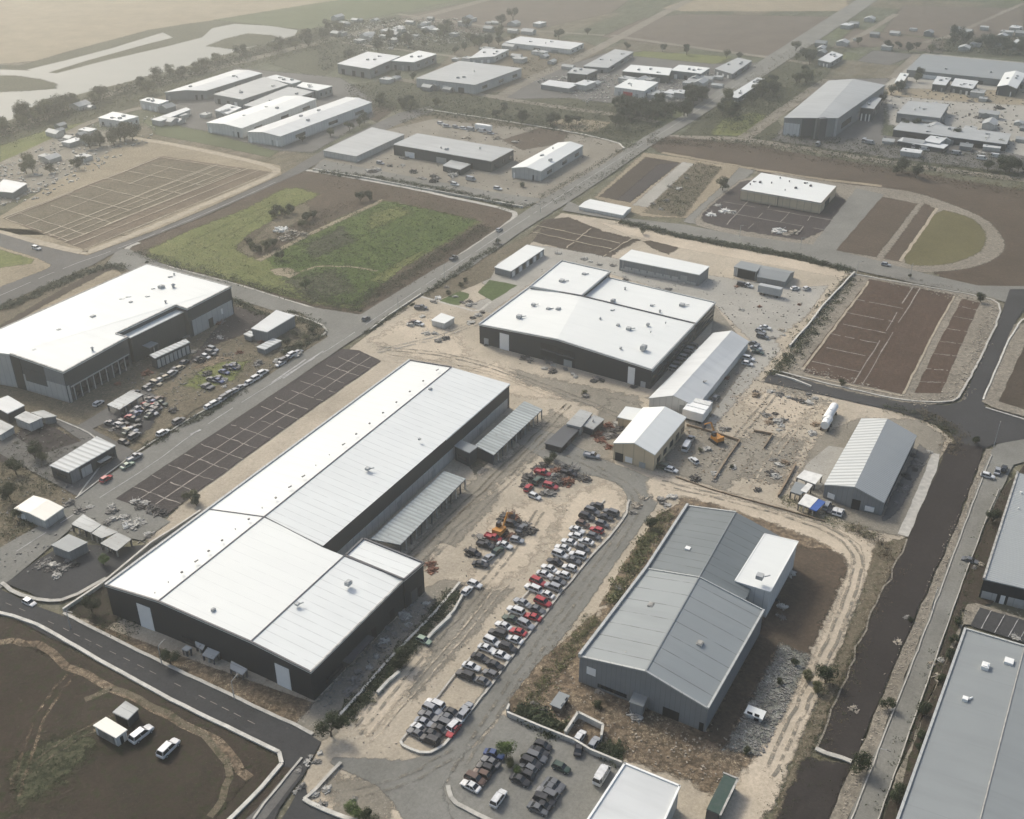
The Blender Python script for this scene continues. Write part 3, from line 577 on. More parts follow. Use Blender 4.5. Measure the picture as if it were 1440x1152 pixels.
patch('road', [(1083, 524), (1193, 551), (1280, 569), (1330, 572), (1352, 566), (1402, 461), (1412, 430), (1420, 408), (1470, 408), (1470, 436), (1440, 436), (1427, 455), (1380, 561), (1385, 573), (1480, 600), (1480, 620), (1400, 625), (1385, 632), (1345, 625), (1333, 604), (1260, 580), (1140, 553), (1073, 538)], 'asphd', .12, 3)
patch('road', [(1392, 636), (1402, 626), (1480, 612), (1480, 640), (1425, 655), (1410, 686), (1386, 737), (1362, 795), (1320, 919), (1270, 1055), (1234, 1165), (1188, 1165), (1286, 919), (1347, 757), (1374, 684)], 'asphalt', .1, 3)
patch('dark_channel', [(1325, 648), (1333, 625), (1384, 631), (1345, 735), (1264, 919), (1200, 1072), (1147, 1054), (1208, 907), (1240, 834), (1277, 757)], 'dark', .25, 2)
patch('dark_channel', [(1130, 1066), (1195, 1078), (1160, 1170), (1085, 1170)], 'dark', .4, 2)
patch('gravel_bank', [(1386, 632), (1394, 634), (1374, 684), (1347, 757), (1286, 919), (1188, 1165), (1160, 1165), (1203, 1070), (1267, 919), (1348, 735)], 'gravel', .2, 1.5)
patch('plot_surround', [(1190, 384), (1250, 394), (1330, 409), (1395, 418), (1408, 430), (1398, 465), (1352, 555), (1338, 569), (1290, 571), (1190, 552), (1108, 529), (1104, 515), (1150, 450)], 'gravel', .3, 2, smooth=1)
patch('plot', [(1222, 394), (1342, 416), (1308, 476), (1268, 556), (1132, 526), (1128, 516), (1175, 455)], 'brownw', .2)
patch('plot', [(1353, 421), (1378, 427), (1356, 476), (1323, 555), (1285, 554), (1320, 482)], 'brownw', .2)
patch('verge', [(1380, 566), (1425, 458), (1480, 450), (1480, 600), (1395, 574)], 'gravel', .2)
patch('plot', [(1404, 566), (1448, 470), (1480, 460), (1480, 590)], 'brown', .2)
patch('verge', [(1410, 690), (1440, 655), (1480, 645), (1480, 720), (1395, 850), (1350, 860), (1340, 1000), (1270, 1165), (1238, 1165), (1275, 1055), (1322, 919), (1364, 795), (1388, 737)], 'moss', .2)
patch('pale_verge', [(1360, 852), (1372, 850), (1450, 875), (1450, 882), (1355, 880), (1300, 1000), (1262, 1120), (1254, 1110), (1330, 930)], 'gravel', .2)
patch('dark_lot', [(1364, 882), (1378, 856), (1460, 880), (1460, 912)], 'asphd', .1)
patch('parking_lot', [(163, 703), (480, 492), (505, 494), (536, 509), (420, 590), (231, 728)], 'plot', .15)
patch('dark_lot', [(8, 822), (60, 785), (95, 765), (165, 772), (214, 768), (150, 812), (95, 842), (65, 845)], 'asphd', .2, smooth=0)
patch('plot', [(0, 470), (60, 430), (140, 385), (165, 380), (175, 388), (90, 430), (0, 480)], 'tanfield', .3)
patch('plot', [(0, 460), (75, 415), (140, 380), (160, 378), (110, 405), (0, 466)], 'brown', .3)
patch('dark_lot', [(0, 620), (60, 595), (118, 625), (60, 660), (0, 650)], 'plot', .3)
patch('dark_lot', [(268, 508), (330, 432), (395, 450), (300, 500), (262, 520)], 'plot', .3)
patch('dark_lot', [(290, 490), (350, 470), (420, 440), (458, 465), (445, 478), (365, 510), (310, 500)], 'verge', .3)
patch('yard_surface', [(130, 600), (215, 545), (330, 478), (400, 490), (420, 500), (280, 575), (205, 628)], 'verge', .4)
patch('vehicle_yard', [(140, 600), (165, 578), (205, 560), (235, 560), (215, 600), (190, 622)], 'asphd', .4)
patch('lawn', [(255, 545), (300, 510), (350, 510), (330, 535), (290, 550)], 'olive', .6)
patch('bare_earth', [(270, 520), (300, 500), (325, 505), (300, 516)], 'straw', .6)
patch('access_road', [(60, 584), (110, 600), (160, 570), (200, 548), (225, 560), (130, 605), (190, 636), (110, 700), (0, 640), (0, 600), (60, 640), (115, 622)], 'asphm', .3)
tracks('tyre_tracks', [([(0, 838), (140, 905), (300, 985), (430, 1050)], 1.6, .5)], 'asphm', .75)
# ---- painted lines and kerbs
strip('road_marking', [(-20, 806), (66, 750), (140, 702), (213, 656), (273, 610), (390, 536), (460, 495), (550, 434), (650, 368), (740, 308), (880, 218), (960, 170), (1060, 104)], .28, 'mark', .02, dash=(6, 5))
strip('road_marking', [(-20, 426), (92, 377), (165, 352), (300, 297), (395, 254)], .3, 'mark', .02, dash=(9, 5))
strip('road_marking', [(-10, 842), (66, 874), (160, 920), (300, 990), (420, 1052)], .13, 'dline', .02, dash=(1.8, 6))
for q in ([(268, 613), (283, 606)], [(382, 540), (430, 507)], [(398, 534), (455, 495)]): strip('road_marking', q, .6, 'mark', .05)
strip('kerb', [(-20, 860), (20, 869), (52, 880), (140, 931), (240, 986), (300, 1016), (393, 1061), (397, 1077), (370, 1110), (310, 1168)], .75, 'kerbw', .06, h=.3, smooth=0)
strip('kerb', [(90, 864), (133, 886), (230, 935), (413, 1021), (440, 1035)], .7, 'kerb', .06, h=.13, smooth=0)
strip('kerb', [(1289, 919), (1350, 757), (1377, 684), (1394, 642)], .22, 'kerb', .05, h=.12); strip('kerb', [(1193, 1162), (1289, 919)], .22, 'kerb', .05, h=.12)
strip('kerb', [(1232, 1162), (1318, 919), (1362, 795), (1384, 737), (1404, 690)], .2, 'kerb', .05, h=.12)
strip('bank_edge', [(1147, 1054), (1208, 907), (1240, 834), (1275, 760)], .35, 'gravel', .25); strip('kerb', [(1147, 1056), (1197, 1074)], .9, 'kerb', .1, h=.2)
strip('kerb', [(564, 1045), (567, 1052), (599, 1064), (622, 1053), (634, 1038)], .5, 'kerbw', .05, h=.2)
strip('kerb', [(630, 1108), (636, 1130), (660, 1142), (700, 1160)], .8, 'kerb', .08, h=.12)
strip('kerb', [(684, 975), (760, 870), (830, 785), (880, 730), (885, 705)], .5, 'kerb', .1, h=.08)
strip('kerb', [(634, 1038), (660, 1003), (684, 975)], .35, 'kerb', .05, h=.1)
strip('kerb', [(563, 1045), (600, 1000), (650, 940), (735, 845), (810, 755), (850, 705)], .35, 'kerb', .1, h=.08)
strip('kerb', [(3, 822), (20, 835), (62, 848), (95, 846), (150, 815)], .9, 'kerb', .1, h=.1)
strip('kerb', [(107, 703), (190, 638), (285, 580), (345, 545)], .4, 'kerb', .1, h=.12)
strip('kerb', [(1087, 522), (1193, 549), (1280, 567), (1335, 568), (1352, 558), (1400, 461), (1408, 432), (1390, 420), (1250, 396), (1195, 386)], .6, 'kerb', .12, h=.13)
strip('kerb', [(1382, 564), (1427, 457), (1460, 440)], .5, 'kerbw', .05, h=.13); strip('kerb', [(1385, 575), (1460, 598)], .5, 'kerb', .05, h=.13)
strip('kerb', [(62, 584), (115, 605), (160, 633), (110, 700)], .4, 'kerb', .1, h=.12)
strip('kerb', [(355, 1155), (425, 1068)], .4, 'kerb', .1, h=.1)
strip('kerb', [(427, 1127), (470, 1148), (520, 1165)], .8, 'kerbw', .1, h=.25); strip('kerb', [(427, 1127), (450, 1105), (480, 1075)], .6, 'kerb', .1, h=.2)
strip('kerb', [(452, 474), (462, 466), (450, 456), (400, 440)], .6, 'kerb', .1, h=.13)
strip('kerb', [(440, 241), (500, 248), (600, 265), (700, 284), (735, 293)], .5, 'kerb', .08, h=.1); strip('kerb', [(600, 155), (700, 170), (800, 186), (868, 201), (878, 210)], 1.0, 'kerbw', .15, h=.15)
def lerp(a, b, t): return (a[0] + (b[0] - a[0]) * t, a[1] + (b[1] - a[1]) * t)
def gridlines(name, A, B, C, D, us, vs, wd, mat, jit=.1, skip=.0):
    m = MB(); LAYER[0] += .002; z = LAYER[0]
    A, B, C, D = [P(*p)[:2] for p in (A, B, C, D)]
    for u in us:
        p, q = lerp(A, B, u), lerp(D, C, u); pts = [lerp(p, q, k / 10) for k in range(11)]
        pts = [(x + rnd.gauss(0, jit), y + rnd.gauss(0, jit)) for x, y in pts]
        for k in range(10):
            if rnd.random() >= skip: ribbon(m, pts[k:k + 2], wd * rnd.uniform(.6, 1.3), z)
    LAYER[0] += .002; z = LAYER[0]
    for v_ in vs:
        p, q = lerp(A, D, v_), lerp(B, C, v_); pts = [lerp(p, q, k / 10) for k in range(11)]
        pts = [(x + rnd.gauss(0, jit), y + rnd.gauss(0, jit)) for x, y in pts]
        for k in range(10):
            if rnd.random() >= skip: ribbon(m, pts[k:k + 2], wd * rnd.uniform(.6, 1.3), z)
    tag(m.build(name, M[mat]), kind='structure')
for q, us, vs, wd in TG:
    A_, B_, C_, D_ = q; gridlines('plot_bunds', A_, B_, C_, D_, vs, [], wd, 'tline', .12, .02) if not us else (gridlines('plot_bunds', A_, D_, C_, B_, [v for v in us], [], wd, 'tline', .15, .08) if False else gridlines('plot_bunds', A_, B_, C_, D_, vs, us, wd, 'tline', .15, .1))
gridlines('bay_lines', (163, 703), (492, 494), (536, 509), (231, 728), [i / 16 for i in range(1, 16)], [.33, .66], .28, 'dline', .12, .12)
gridlines('bay_lines', (1222, 394), (1342, 416), (1268, 556), (1130, 525), [.52, .6], [], .3, 'dline', .1, .2)
gridlines('bay_lines', (1222, 394), (1288, 406), (1200, 541), (1130, 525), [], [.25, .4, .52, .63, .76, .9], .35, 'dline', .1, .1)
gridlines('bay_lines', (1353, 421), (1378, 427), (1323, 555), (1285, 554), [], [.1, .22, .36, .5, .63, .78, .9], .35, 'dline', .1, .1)
gridlines('bay_lines', (1058, 246), (1204, 268), (1150, 342), (990, 312), [.2, .4, .6, .8], [.62, .8], .35, 'dline', .2, .3)
gridlines('bay_lines', (765, 309), (900, 338), (857, 364), (738, 338), [.5, .93], [.35, .65], .5, 'tline', .2, .15)
gridlines('bay_lines', (1364, 882), (1440, 905), (1455, 880), (1378, 856), [.2, .45, .7, .9], [], .15, 'mark', .02)
lines('plot_bunds', [([(1222, 397), (1128, 522)], .7), ([(1132, 530), (1268, 559)], .7), ([(1342, 418), (1310, 476), (1270, 556)], .6)], 'tline')
# ================================================================ BUILDINGS
class Bld:
    """planes: lists of indices into V (photo px, px, height); out: outline indices"""
    def __init__(s, name, label, V, planes, out, wallm='wg', roofm='rg', lm=None, thick=.28, walls=True, cat='building', group=None, roofms=None, over=.18, open_=False):
        s.W = [P(*v) for v in V]; s.out = out
        c = (sum(s.W[i][0] for i in out) / len(out), sum(s.W[i][1] for i in out) / len(out))
        s.c = c; s.root = empty(name, (c[0], c[1], 0)); tag(s.root, label, cat, group)
        s.L = [(p[0] - c[0], p[1] - c[1], p[2]) for p in s.W]
        # local: every part's mesh is in the thing's own frame
        s.base = [s.L[i] for i in out]
        s.ins = inset([p[:2] for p in s.base], over)
        s.sg = 1 if area2(s.base) > 0 else -1
        if walls:
            m = MB(); n = len(s.ins)
            top = [(p[0], p[1], s.base[i][2] - thick * .9) for i, p in enumerate(s.ins)]
            for i in range(n):
                j = (i + 1) % n
                q = [(s.ins[i][0], s.ins[i][1], -.3), (s.ins[j][0], s.ins[j][1], -.3), top[j], top[i]]
                m.add(q if s.sg > 0 else q[::-1], [(0, 1, 2, 3)])
            m.build('wall', M[wallm], s.root)
        for k, pl in enumerate(planes):
            m = MB(); m.prism([s.L[i] for i in pl], thick + .002 * k)
            rm = roofms[k] if roofms else roofm
            m.build('roof', M[rm], s.root)
        if lm: LAND[lm] = c
    def edge(s, i):
        n = len(s.ins); a, b = s.ins[i % n], s.ins[(i + 1) % n]; L = math.hypot(b[0] - a[0], b[1] - a[1])
        d = ((b[0] - a[0]) / L, (b[1] - a[1]) / L); nrm = (d[1] * s.sg, -d[0] * s.sg)
        return a, d, L, nrm
    def panel(s, name, i, t0, t1, z0, z1, mat, dep=.1, off=0.0, ztop=None):
        """box proud of wall i; t along the wall 0..1; z1 None = up to the eave"""
        a, d, L, nr = s.edge(i); n = len(s.ins); h0, h1 = s.base[i % n][2], s.base[(i + 1) % n][2]
        f = lambda t: (a[0] + d[0] * L * t, a[1] + d[1] * L * t)
        p, q = f(t0), f(t1); H = lambda t: h0 + (h1 - h0) * t - .35
        za, zb = (H(t0), H(t1)) if z1 is None else (z1, z1)
        v = []
        for e in (off, off + dep):
            for (x, y), z in ((p, z0), (q, z0), (q, zb), (p, za)): v.append((x + nr[0] * e, y + nr[1] * e, z))
        m = MB(); m.add(v, [(0, 1, 2, 3), (7, 6, 5, 4), (0, 4, 5, 1), (1, 5, 6, 2), (2, 6, 7, 3), (3, 7, 4, 0)] if s.sg < 0 else [(3, 2, 1, 0), (4, 5, 6, 7), (1, 5, 4, 0), (2, 6, 5, 1), (3, 7, 6, 2), (0, 4, 7, 3)])
        return m.build(name, M[mat], s.root)
    def rim(s, idx, h=.35, wd=.35, mat='wg', name='parapet', closed=False, dz=0):
        m = MB(); n = len(s.base); ids = idx
        for a, b in zip(ids[:-1], ids[1:]):
            p, q = s.base[a % n], s.base[b % n]; L = math.hypot(q[0] - p[0], q[1] - p[1]); d = ((q[0] - p[0]) / L, (q[1] - p[1]) / L); nr = (d[1] * s.sg, -d[0] * s.sg)
            e0, e1 = -wd, .06; v = []
            for z in (-.05, h):
                for (r, e) in ((p, e0), (q, e0), (q, e1), (p, e1)): v.append((r[0] + nr[0] * e, r[1] + nr[1] * e, r[2] + z + dz))
            m.add(v, [(3, 2, 1, 0), (4, 5, 6, 7), (0, 1, 5, 4), (1, 2, 6, 5), (2, 3, 7, 6), (3, 0, 4, 7)])
        return m.build(name, M[mat], s.root)
    def vents(s, pts, mat='metal', z=None, size=1.0):
        """roof plant at photo pixels; z = roof height there"""
        for q in pts:
            x, y, zz = P(q[0], q[1], z if z else max(p[2] for p in s.base)); k = size * (q[2] if len(q) > 2 else 1)
            m = MB(); X, Y = x - s.c[0], y - s.c[1]; a = TH
            t = rnd.choice((0, 1, 1, 2))
            if t == 0: m.cyl((X, Y, zz + .2), .28 * k, .9 * k, 'z', 8); m.cyl((X, Y, zz + .2 + .55 * k), .5 * k, .3 * k, 'z', 8, .15 * k)
            elif t == 1: m.box((X, Y, zz + .25 * k), (1.5 * k, 1.2 * k, .9 * k), a); m.box((X, Y, zz + .75 * k), (1.1 * k, .8 * k, .16 * k), a)
            else: m.box((X, Y, zz + .2 * k), (1.1 * k, 1.1 * k, .7 * k), a); m.bar((X + .8 * k, Y, zz + .2), (X + 1.7 * k, Y + .4, zz + .2), .15, 5)
            m.build('roof_vent', M[mat], s.root)
def quad(name, label, q, h, wallm, roofm, lm=None, ridge=0.0, rax=0, **kw):
    """four roof corners in photo px; h number or (index, foot px) to measure; ridge: extra height, along axis 0 (0-1 to 3-2 sides are gables) or 1"""
    if isinstance(h, tuple): h = max(1.8, min(14, ht(h[1], q[h[0]])))
    V = [(x, y, h) for x, y in q]
    if ridge:
        W = [P(*v) for v in V]
        if rax == 1: V = V[1:] + V[:1]; W = W[1:] + W[:1]
        b = Bld.__new__(Bld)
        r0 = tuple((W[0][k] + W[1][k]) / 2 for k in (0, 1)) + (h + ridge,); r1 = tuple((W[2][k] + W[3][k]) / 2 for k in (0, 1)) + (h + ridge,)
        # back to photo px at ridge height
        def px(p):
            dep = p[1] * math.cos(PITCH) - (p[2] - CH) * math.sin(PITCH); up = p[1] * math.sin(PITCH) + (p[2] - CH) * math.cos(PITCH)
            return (720 + FP * p[0] / dep, 576 - FP * up / dep, p[2])
        V = [V[0], px(r0), V[1], V[2], px(r1), V[3]]
        return Bld(name, label, V, [[0, 1, 4, 5], [1, 2, 3, 4]], [0, 1, 2, 3, 4, 5], wallm, roofm, lm, **kw)
    return Bld(name, label, V, [[0, 1, 2, 3]], [0, 1, 2, 3], wallm, roofm, lm, **kw)

# ---- the long white-roofed warehouse -------------------------------------
zl, zr, zm, zn = 8.1, 7.6, 9.2, 8.5
V = [(147, 823, zl), (222, 846, zm), (352, 903, zn), (437, 946, zr), (568, 816, zr), (484, 782, zn), (452, 769, 8.7), (371.5, 727, zm), (291.5, 716, zl),
     (575, 506.5, zl), (635, 516.5, zm), (717.5, 540, zr), (455, 768, 7.9)]
b = Bld('warehouse', 'longest warehouse, white ridged roof over black cladding, beside the central dirt yard', V,
        [[0, 1, 7, 8], [1, 2, 5, 6, 7], [2, 3, 4, 5], [8, 7, 10, 9], [7, 12, 11, 10]], [0, 1, 2, 3, 4, 5, 6, 11, 10, 9], 'wc', 'rw', 'the long black warehouse',
        roofms=['rw', 'rw', 'rws', 'rw', 'rws'], cat='warehouse', thick=.35)
WHA = b
m = MB()
def px3(b, x, y, z): p = P(x, y, z); return (p[0] - b.c[0], p[1] - b.c[1], z)
for q in ([(222, 846, zm), (371.5, 727, zm), (635, 516.5, zm)], [(352, 903, zn), (484, 782, zn)], [(291.5, 716, zl), (371.5, 727, zm), (452, 769, 8.3)], [(484, 782, zn), (568, 816, zr)]):
    for p, r in zip(q[:-1], q[1:]):
        a, c = px3(b, *p), px3(b, *r); m.bar((a[0], a[1], a[2] + .05), (c[0], c[1], c[2] + .05), .16, 4)
m.build('ridge_flashing', M['steel'], b.root)
b.panel('door', 0, .55, .80, .02, 6.3, 'door'); b.panel('door', 2, .38, .62, .02, 5.6, 'door')
b.panel('lower_wall', 6, .02, .985, -.2, 3.6, 'wl', .12)
for t in (.14, .34, .52, .66, .8): b.panel('door', 6, t, t + .02, 0, 2.4, 'doorg', .06, .13)
for t in (.35, .62, .83): b.panel('door', 3, t, t + .05, 0, 3.0, 'opening', .06)
b.panel('window', 3, .12, .3, 1.2, 2.2, 'glass', .06); b.panel('canopy', 3, .3, .58, 2.6, 2.8, 'steel', 1.6)
b.panel('window', 1, .2, .5, 1.0, 2.0, 'glass', .06)
b.rim([9, 0], .35, .5, 'wl', 'gutter'); b.rim([8, 9], .3, .3, 'steel', 'gutter'); b.rim([0, 1, 2, 3], .18, .3, 'steel', 'verge_trim'); b.rim([3, 4], .2, .25, 'junkp', 'verge_trim')
b.vents([(517, 660), (490, 821), (418, 850, .8), (605, 548, .7), (590, 618, .5), (300, 858, .6)], 'metal', 9.0, .9)
for k in range(22):
    t = k / 21; b.vents([(232 + (628 - 232) * t - 14, 838 + (524 - 838) * t - 3)], 'junkg', 9.7, .3)
b = Bld('annexe', 'low white-roofed black annexe closing the near end of the long warehouse notch', [(485, 782, 7.9), (568.5, 816.5, 7.9), (597, 792, 7.9), (511, 757.5, 7.9)], [[0, 1, 2, 3]], [0, 1, 2, 3], 'wc', 'rws', cat='building')
b.rim([0, 1, 2, 3, 0], .35, .3, 'steel', 'parapet'); b.panel('door', 1, .3, .6, 0, 3.2, 'steel', .1); b.panel('door', 1, .68, .85, 0, 2.6, 'opening', .06)
# ---- loading canopies
def canopy(label, q, h, hb, mat='rcan', n=9, **kw):
    """q: 0-1 open front, 2-3 back at wall"""
    V = [(q[0][0], q[0][1], h), (q[1][0], q[1][1], h), (q[2][0], q[2][1], hb), (q[3][0], q[3][1], hb)]
    b = Bld('canopy', label, V, [[0, 1, 2, 3]], [0, 1, 2, 3], roofm=mat, walls=False, thick=.2, cat='canopy', **kw)
    for k in range(n + 1):
        t = k / n; a, c = b.ins[0], b.ins[1]; x, y = a[0] + (c[0] - a[0]) * t, a[1] + (c[1] - a[1]) * t
        mm = MB(); mm.box((x, y, (h - .2) / 2 - .1), (.28, .28, h - .1), TH); mm.build('post', M['junkp' if k % 2 else 'steel'], b.root)
    mm = MB(); d = b.ins[3], b.ins[2]
    for p in (b.ins[2], b.ins[3]): m2 = MB(); m2.box((p[0], p[1], (hb - .2) / 2 - .1), (.3, .3, hb - .1), TH); m2.build('post', M['steel'], b.root)
    mm.bar((b.ins[0][0], b.ins[0][1], h - .35), (b.ins[1][0], b.ins[1][1], h - .35), .15); mm.build('frame', M['steel'], b.root)
    return b
b = canopy('ribbed grey loading canopy beside the far half of the long warehouse', [(694, 640), (763, 575.5), (737.5, 564), (668, 626)], 3.3, 3.9, n=11)
for t0 in (.05, .22, .4, .55, .75): b.panel('loading_bay', 2, 1 - t0 - .12, 1 - t0, 0, 2.9, 'junkd', .2, -1.2)
b.panel('end_wall', 3, .02, .98, 0, 3.1, 'wd', .1, -.1)
canopy('ribbed grey loading canopy beside the near half of the long warehouse', [(563, 766), (655, 673), (624.5, 662.5), (521, 758)], 3.3, 3.8, n=13)
b = quad('lobby', 'small dark flat-roofed lobby between the two ribbed loading canopies', [(660, 637), (672, 628), (648, 618.5), (638.5, 627)], (0, (659, 658)), 'wd', 'rgs', 'the dark lobby between canopies')
b.panel('window', 3, .2, .8, 1.2, 2.4, 'glass', .06)
# ---- central building with the stepped white roof
V = [(673, 456.5, 6.6), (783, 477.5, 8.3), (916.8, 520.3, 6.6), (978, 455.5, 6.6), (817, 416.5, 8.0), (744.5, 403.5, 6.8), (1006.5, 426, 6.6), (850, 394.5, 7.6)]
b = Bld('factory', 'charcoal factory with a big stepped white roof and two white doors', V, [[0, 1, 4, 5], [1, 2, 3, 4]], [0, 1, 2, 3, 4, 5], 'wc', 'rwp', 'the stepped white roof factory', cat='factory', thick=.35)
b.rim([0, 1, 2], .2, .35, 'metal', 'verge_trim'); b.rim([2, 3], .2, .3, 'metal', 'verge_trim'); b.rim([3, 4, 5], .4, .2, 'steel', 'parapet'); b.rim([5, 0], .4, .4, 'metal', 'parapet')
b.panel('door', 0, .27, .39, .02, 5.6, 'door'); b.panel('door', 1, .765, .835, .02, 5.6, 'door')
b.panel('recess', 0, .8, .995, 1.6, 5.8, 'opening', .05); b.panel('recess', 1, .005, .2, 0, 5.4, 'opening', .05); b.panel('beam', 0, .8, .998, 3.6, 4.0, 'steel', .5); b.panel('beam', 1, .002, .2, 3.4, 3.8, 'steel', .5); b.panel('door', 1, .08, .17, 0, 2.3, 'doorg', .12)
b.panel('door_frame', 0, .06, .12, 0, 2.4, 'metal', .08); b.panel('door_frame', 1, .9, .95, 0, 2.0, 'metal', .08)
for z in (1.0, 2.7, 4.4): b.panel('window', 2, .03, .97, z, z + .9, 'glass', .05)
b.panel('cladding_band', 2, .01, .99, 5.5, 5.9, 'metal', .14)
b.vents([(730, 446, 1.3), (750, 429), (771, 435), (785, 436), (844, 450), (869, 458, .7), (884, 463, 1.2), (911, 457, .7), (905, 490, 1.3), (860, 437, .6), (873, 490, .5), (936, 455, .6), (788, 474, .6), (915, 468, .6)], 'metal', 7.6, 1.0)
b = Bld('factory_wing', 'raised white-roofed far left wing of the stepped factory', [(744.5, 403.5, 7.6), (818, 416.5, 7.6), (858.5, 382.5, 7.6), (789.5, 367, 7.6)], [[0, 1, 2, 3]], [0, 1, 2, 3], 'wc', 'rwp', cat='building')
b.rim([0, 1, 2, 3, 0], .35, .3, 'metal', 'parapet'); b.vents([(790, 396, 1.4), (821, 386)], 'metal', 7.6)
b = Bld('factory_wing', 'lower white-roofed far right wing of the stepped factory', [(817.5, 416.5, 6.3), (978.5, 455.8, 6.3), (1006.5, 426, 6.3), (853, 390, 6.3)], [[0, 1, 2, 3]], [0, 1, 2, 3], 'wc', 'rwp', cat='building')
b.rim([1, 2, 3], .3, .3, 'metal', 'parapet'); b.vents([(879, 407), (862, 424), (928, 439), (916, 430, .7), (959, 430, 1.4)], 'metal', 6.4)
for z in (1.0, 2.7, 4.4): b.panel('window', 1, .05, .95, z, z + .9, 'glass', .05)
b = quad('storage_tent', 'long white gabled storage shed along the right side of the stepped factory', [(912, 560), (980, 572), (1053.5, 480), (1003, 468)], 3.0, 'ww', 'rfarw', 'the long white gabled shed', ridge=2.2, cat='shed')
b.panel('door', 1, .3, .8, 0, 2.6, 'doorg', .06); b.vents([(990, 537)], 'junkp', 4, .5)
# ---- pair of halls with tan wall
b = quad('workshop', 'tan-walled workshop with a gabled white roof near the road bend', [(862, 623), (921, 639.8), (965.5, 586.7), (904, 573)], (1, (921, 664)), 'wt', 'rwp', 'the tan gabled workshop', ridge=1.8, cat='workshop')
b.panel('opening', 0, .1, .5, 0, 2.6, 'opening', .06); b.panel('door', 0, .6, .95, .6, 2.2, 'door', .08); b.panel('door', 1, .3, .6, .0, 1.8, 'doorg', .08)
for t in (.1, .3, .5, .7, .88): b.panel('window', 2, t, t + .1, 1.2, 2.9, 'glass', .06)
b = quad('side_building', 'small tan lean-to with a flat white roof on the left of the tan workshop', [(868, 586.5), (893, 592), (903, 575), (880, 571.5)], 3.0, 'wt', 'rwp')
b = quad('container_shed', 'dark charcoal flat-roofed shed standing alone in the tan dirt', [(765.6, 623.3), (790, 629.5), (817, 601), (794, 597)], (1, (790, 639)), 'wc', 'rdk', 'the dark charcoal shed', cat='shed')
b.panel('door', 1, .3, .5, 0, 2.0, 'steel', .08)
b = quad('shelter', 'pale green-grey tin shelter joined behind the dark charcoal shed', [(796, 596), (817, 601), (833, 581), (816, 575.5)], 2.8, 'wl', 'rold', cat='shed')
b = quad('shelter', 'grey tin shelter with a skylight right of the pale green-grey shelter', [(819, 598), (834, 604), (850, 589.5), (835, 583)], 2.4, 'wd', 'rold', cat='shed')
b.vents([(834, 593)], 'junkp', 2.4, .7)
b = quad('cabin', 'small white flat-roofed cabin in the dirt yard behind the stepped factory', [(606, 450.3), (625, 455), (639.5, 446.3), (620.5, 440)], (1, (625, 464)), 'ww', 'rwp', 'the small white yard cabin', cat='cabin')
b = quad('office_block', 'slim white-roofed block with a row of dark bays behind the stepped factory', [(695, 375.5), (718.5, 381.5), (766, 349.5), (741, 344)], (1, (718, 392)), 'wg', 'rwp', 'the slim block with dark bays')
b.panel('fascia', 1, .01, .99, 2.4, None, 'wc', .15)
for k in range(9): b.panel('bay', 1, .04 + k * .105, .11 + k * .105, 0, 2.2, 'opening' if k % 2 else 'door', .06)
b = quad('workshop', 'grey workshop with a white roof and pale bays behind the stepped factory', [(870.5, 364.3), (983.5, 386.5), (998, 374.6), (888, 351)], (1, (983, 403.5)), 'wg', 'rwp', 'the grey workshop with pale bays', cat='workshop')
for k in range(7): b.panel('bay', 0, .07 + k * .1, .15 + k * .1, 0, 2.0, 'wl', .08)
b.panel('lower_wall', 0, .02, .97, 0, 1.2, 'wl', .04); b.panel('downpipe', 0, .04, .05, 0, None, 'wl', .1); b.panel('door', 0, .78, .86, 0, 3, 'doorg', .1)
b = quad('shed', 'small shed with a flat grey roof and a black open front', [(1031.7, 375.2), (1064, 382.3), (1071, 373), (1042, 366.5)], (1, (1063, 396)), 'wl', 'rgs', 'the shed with black open front', cat='shed')
b.panel('opening', 0, .18, .97, 0, None, 'opening', .06)
b = quad('shed', 'low grey gabled shed attached to the black-fronted shed', [(1064, 389), (1104.5, 396.5), (1117.5, 382), (1071, 373)], 2.4, 'wg', 'rgs', ridge=1.3, rax=1, cat='shed')
# ---- grey twin hall
V = [(813.3, 923.2, 6.8), (907.7, 944.4, 9.4), (996.3, 997.5, 6.3), (1075, 859, 6.3), (983, 811.6, 9.4), (907.7, 799.5, 6.8), (965.3, 711, 6.8), (1034.6, 720, 8.8), (1096.5, 754, 6.4), (1046.6, 845.5, 6.4), (983.3, 810.9, 8.6)]
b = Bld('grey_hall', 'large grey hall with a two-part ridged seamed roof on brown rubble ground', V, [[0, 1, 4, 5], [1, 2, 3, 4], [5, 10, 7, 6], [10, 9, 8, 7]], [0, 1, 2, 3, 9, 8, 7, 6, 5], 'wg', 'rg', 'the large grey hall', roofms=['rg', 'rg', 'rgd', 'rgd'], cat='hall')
b.rim([8, 0], .7, .5, 'wl'); b.rim([7, 8], .7, .5, 'wl'); b.rim([2, 3], .35, .35, 'wl'); b.rim([0, 1, 2], .15, .3, 'wl', 'verge_trim'); b.rim([6, 7], .2, .3, 'wl', 'verge_trim')
m = MB()
for q in ([(907.7, 799.5, 6.9), (983, 811.6, 9.5), (1075, 859, 6.4)],):
    for p, r in zip(q[:-1], q[1:]): m.bar(px3(b, *p), px3(b, *r), .2)
m.build('step_flashing', M['wl'], b.root)
m = MB(); m.bar(px3(b, 907.7, 944.4, 9.42), px3(b, 983, 811.6, 9.42), .18); m.bar(px3(b, 983.3, 810.9, 8.62), px3(b, 1034.6, 720, 8.82), .16); m.build('ridge_cap', M['rgs'], b.root)
b.panel('window', 0, .12, .26, 3.2, 5.0, 'door', .08); b.panel('window', 0, .3, .75, .8, 1.7, 'glass', .06); b.panel('door', 1, .32, .58, 0, 2.4, 'opening', .06); b.panel('door', 1, .9, .97, 0, 2.2, 'opening', .06)
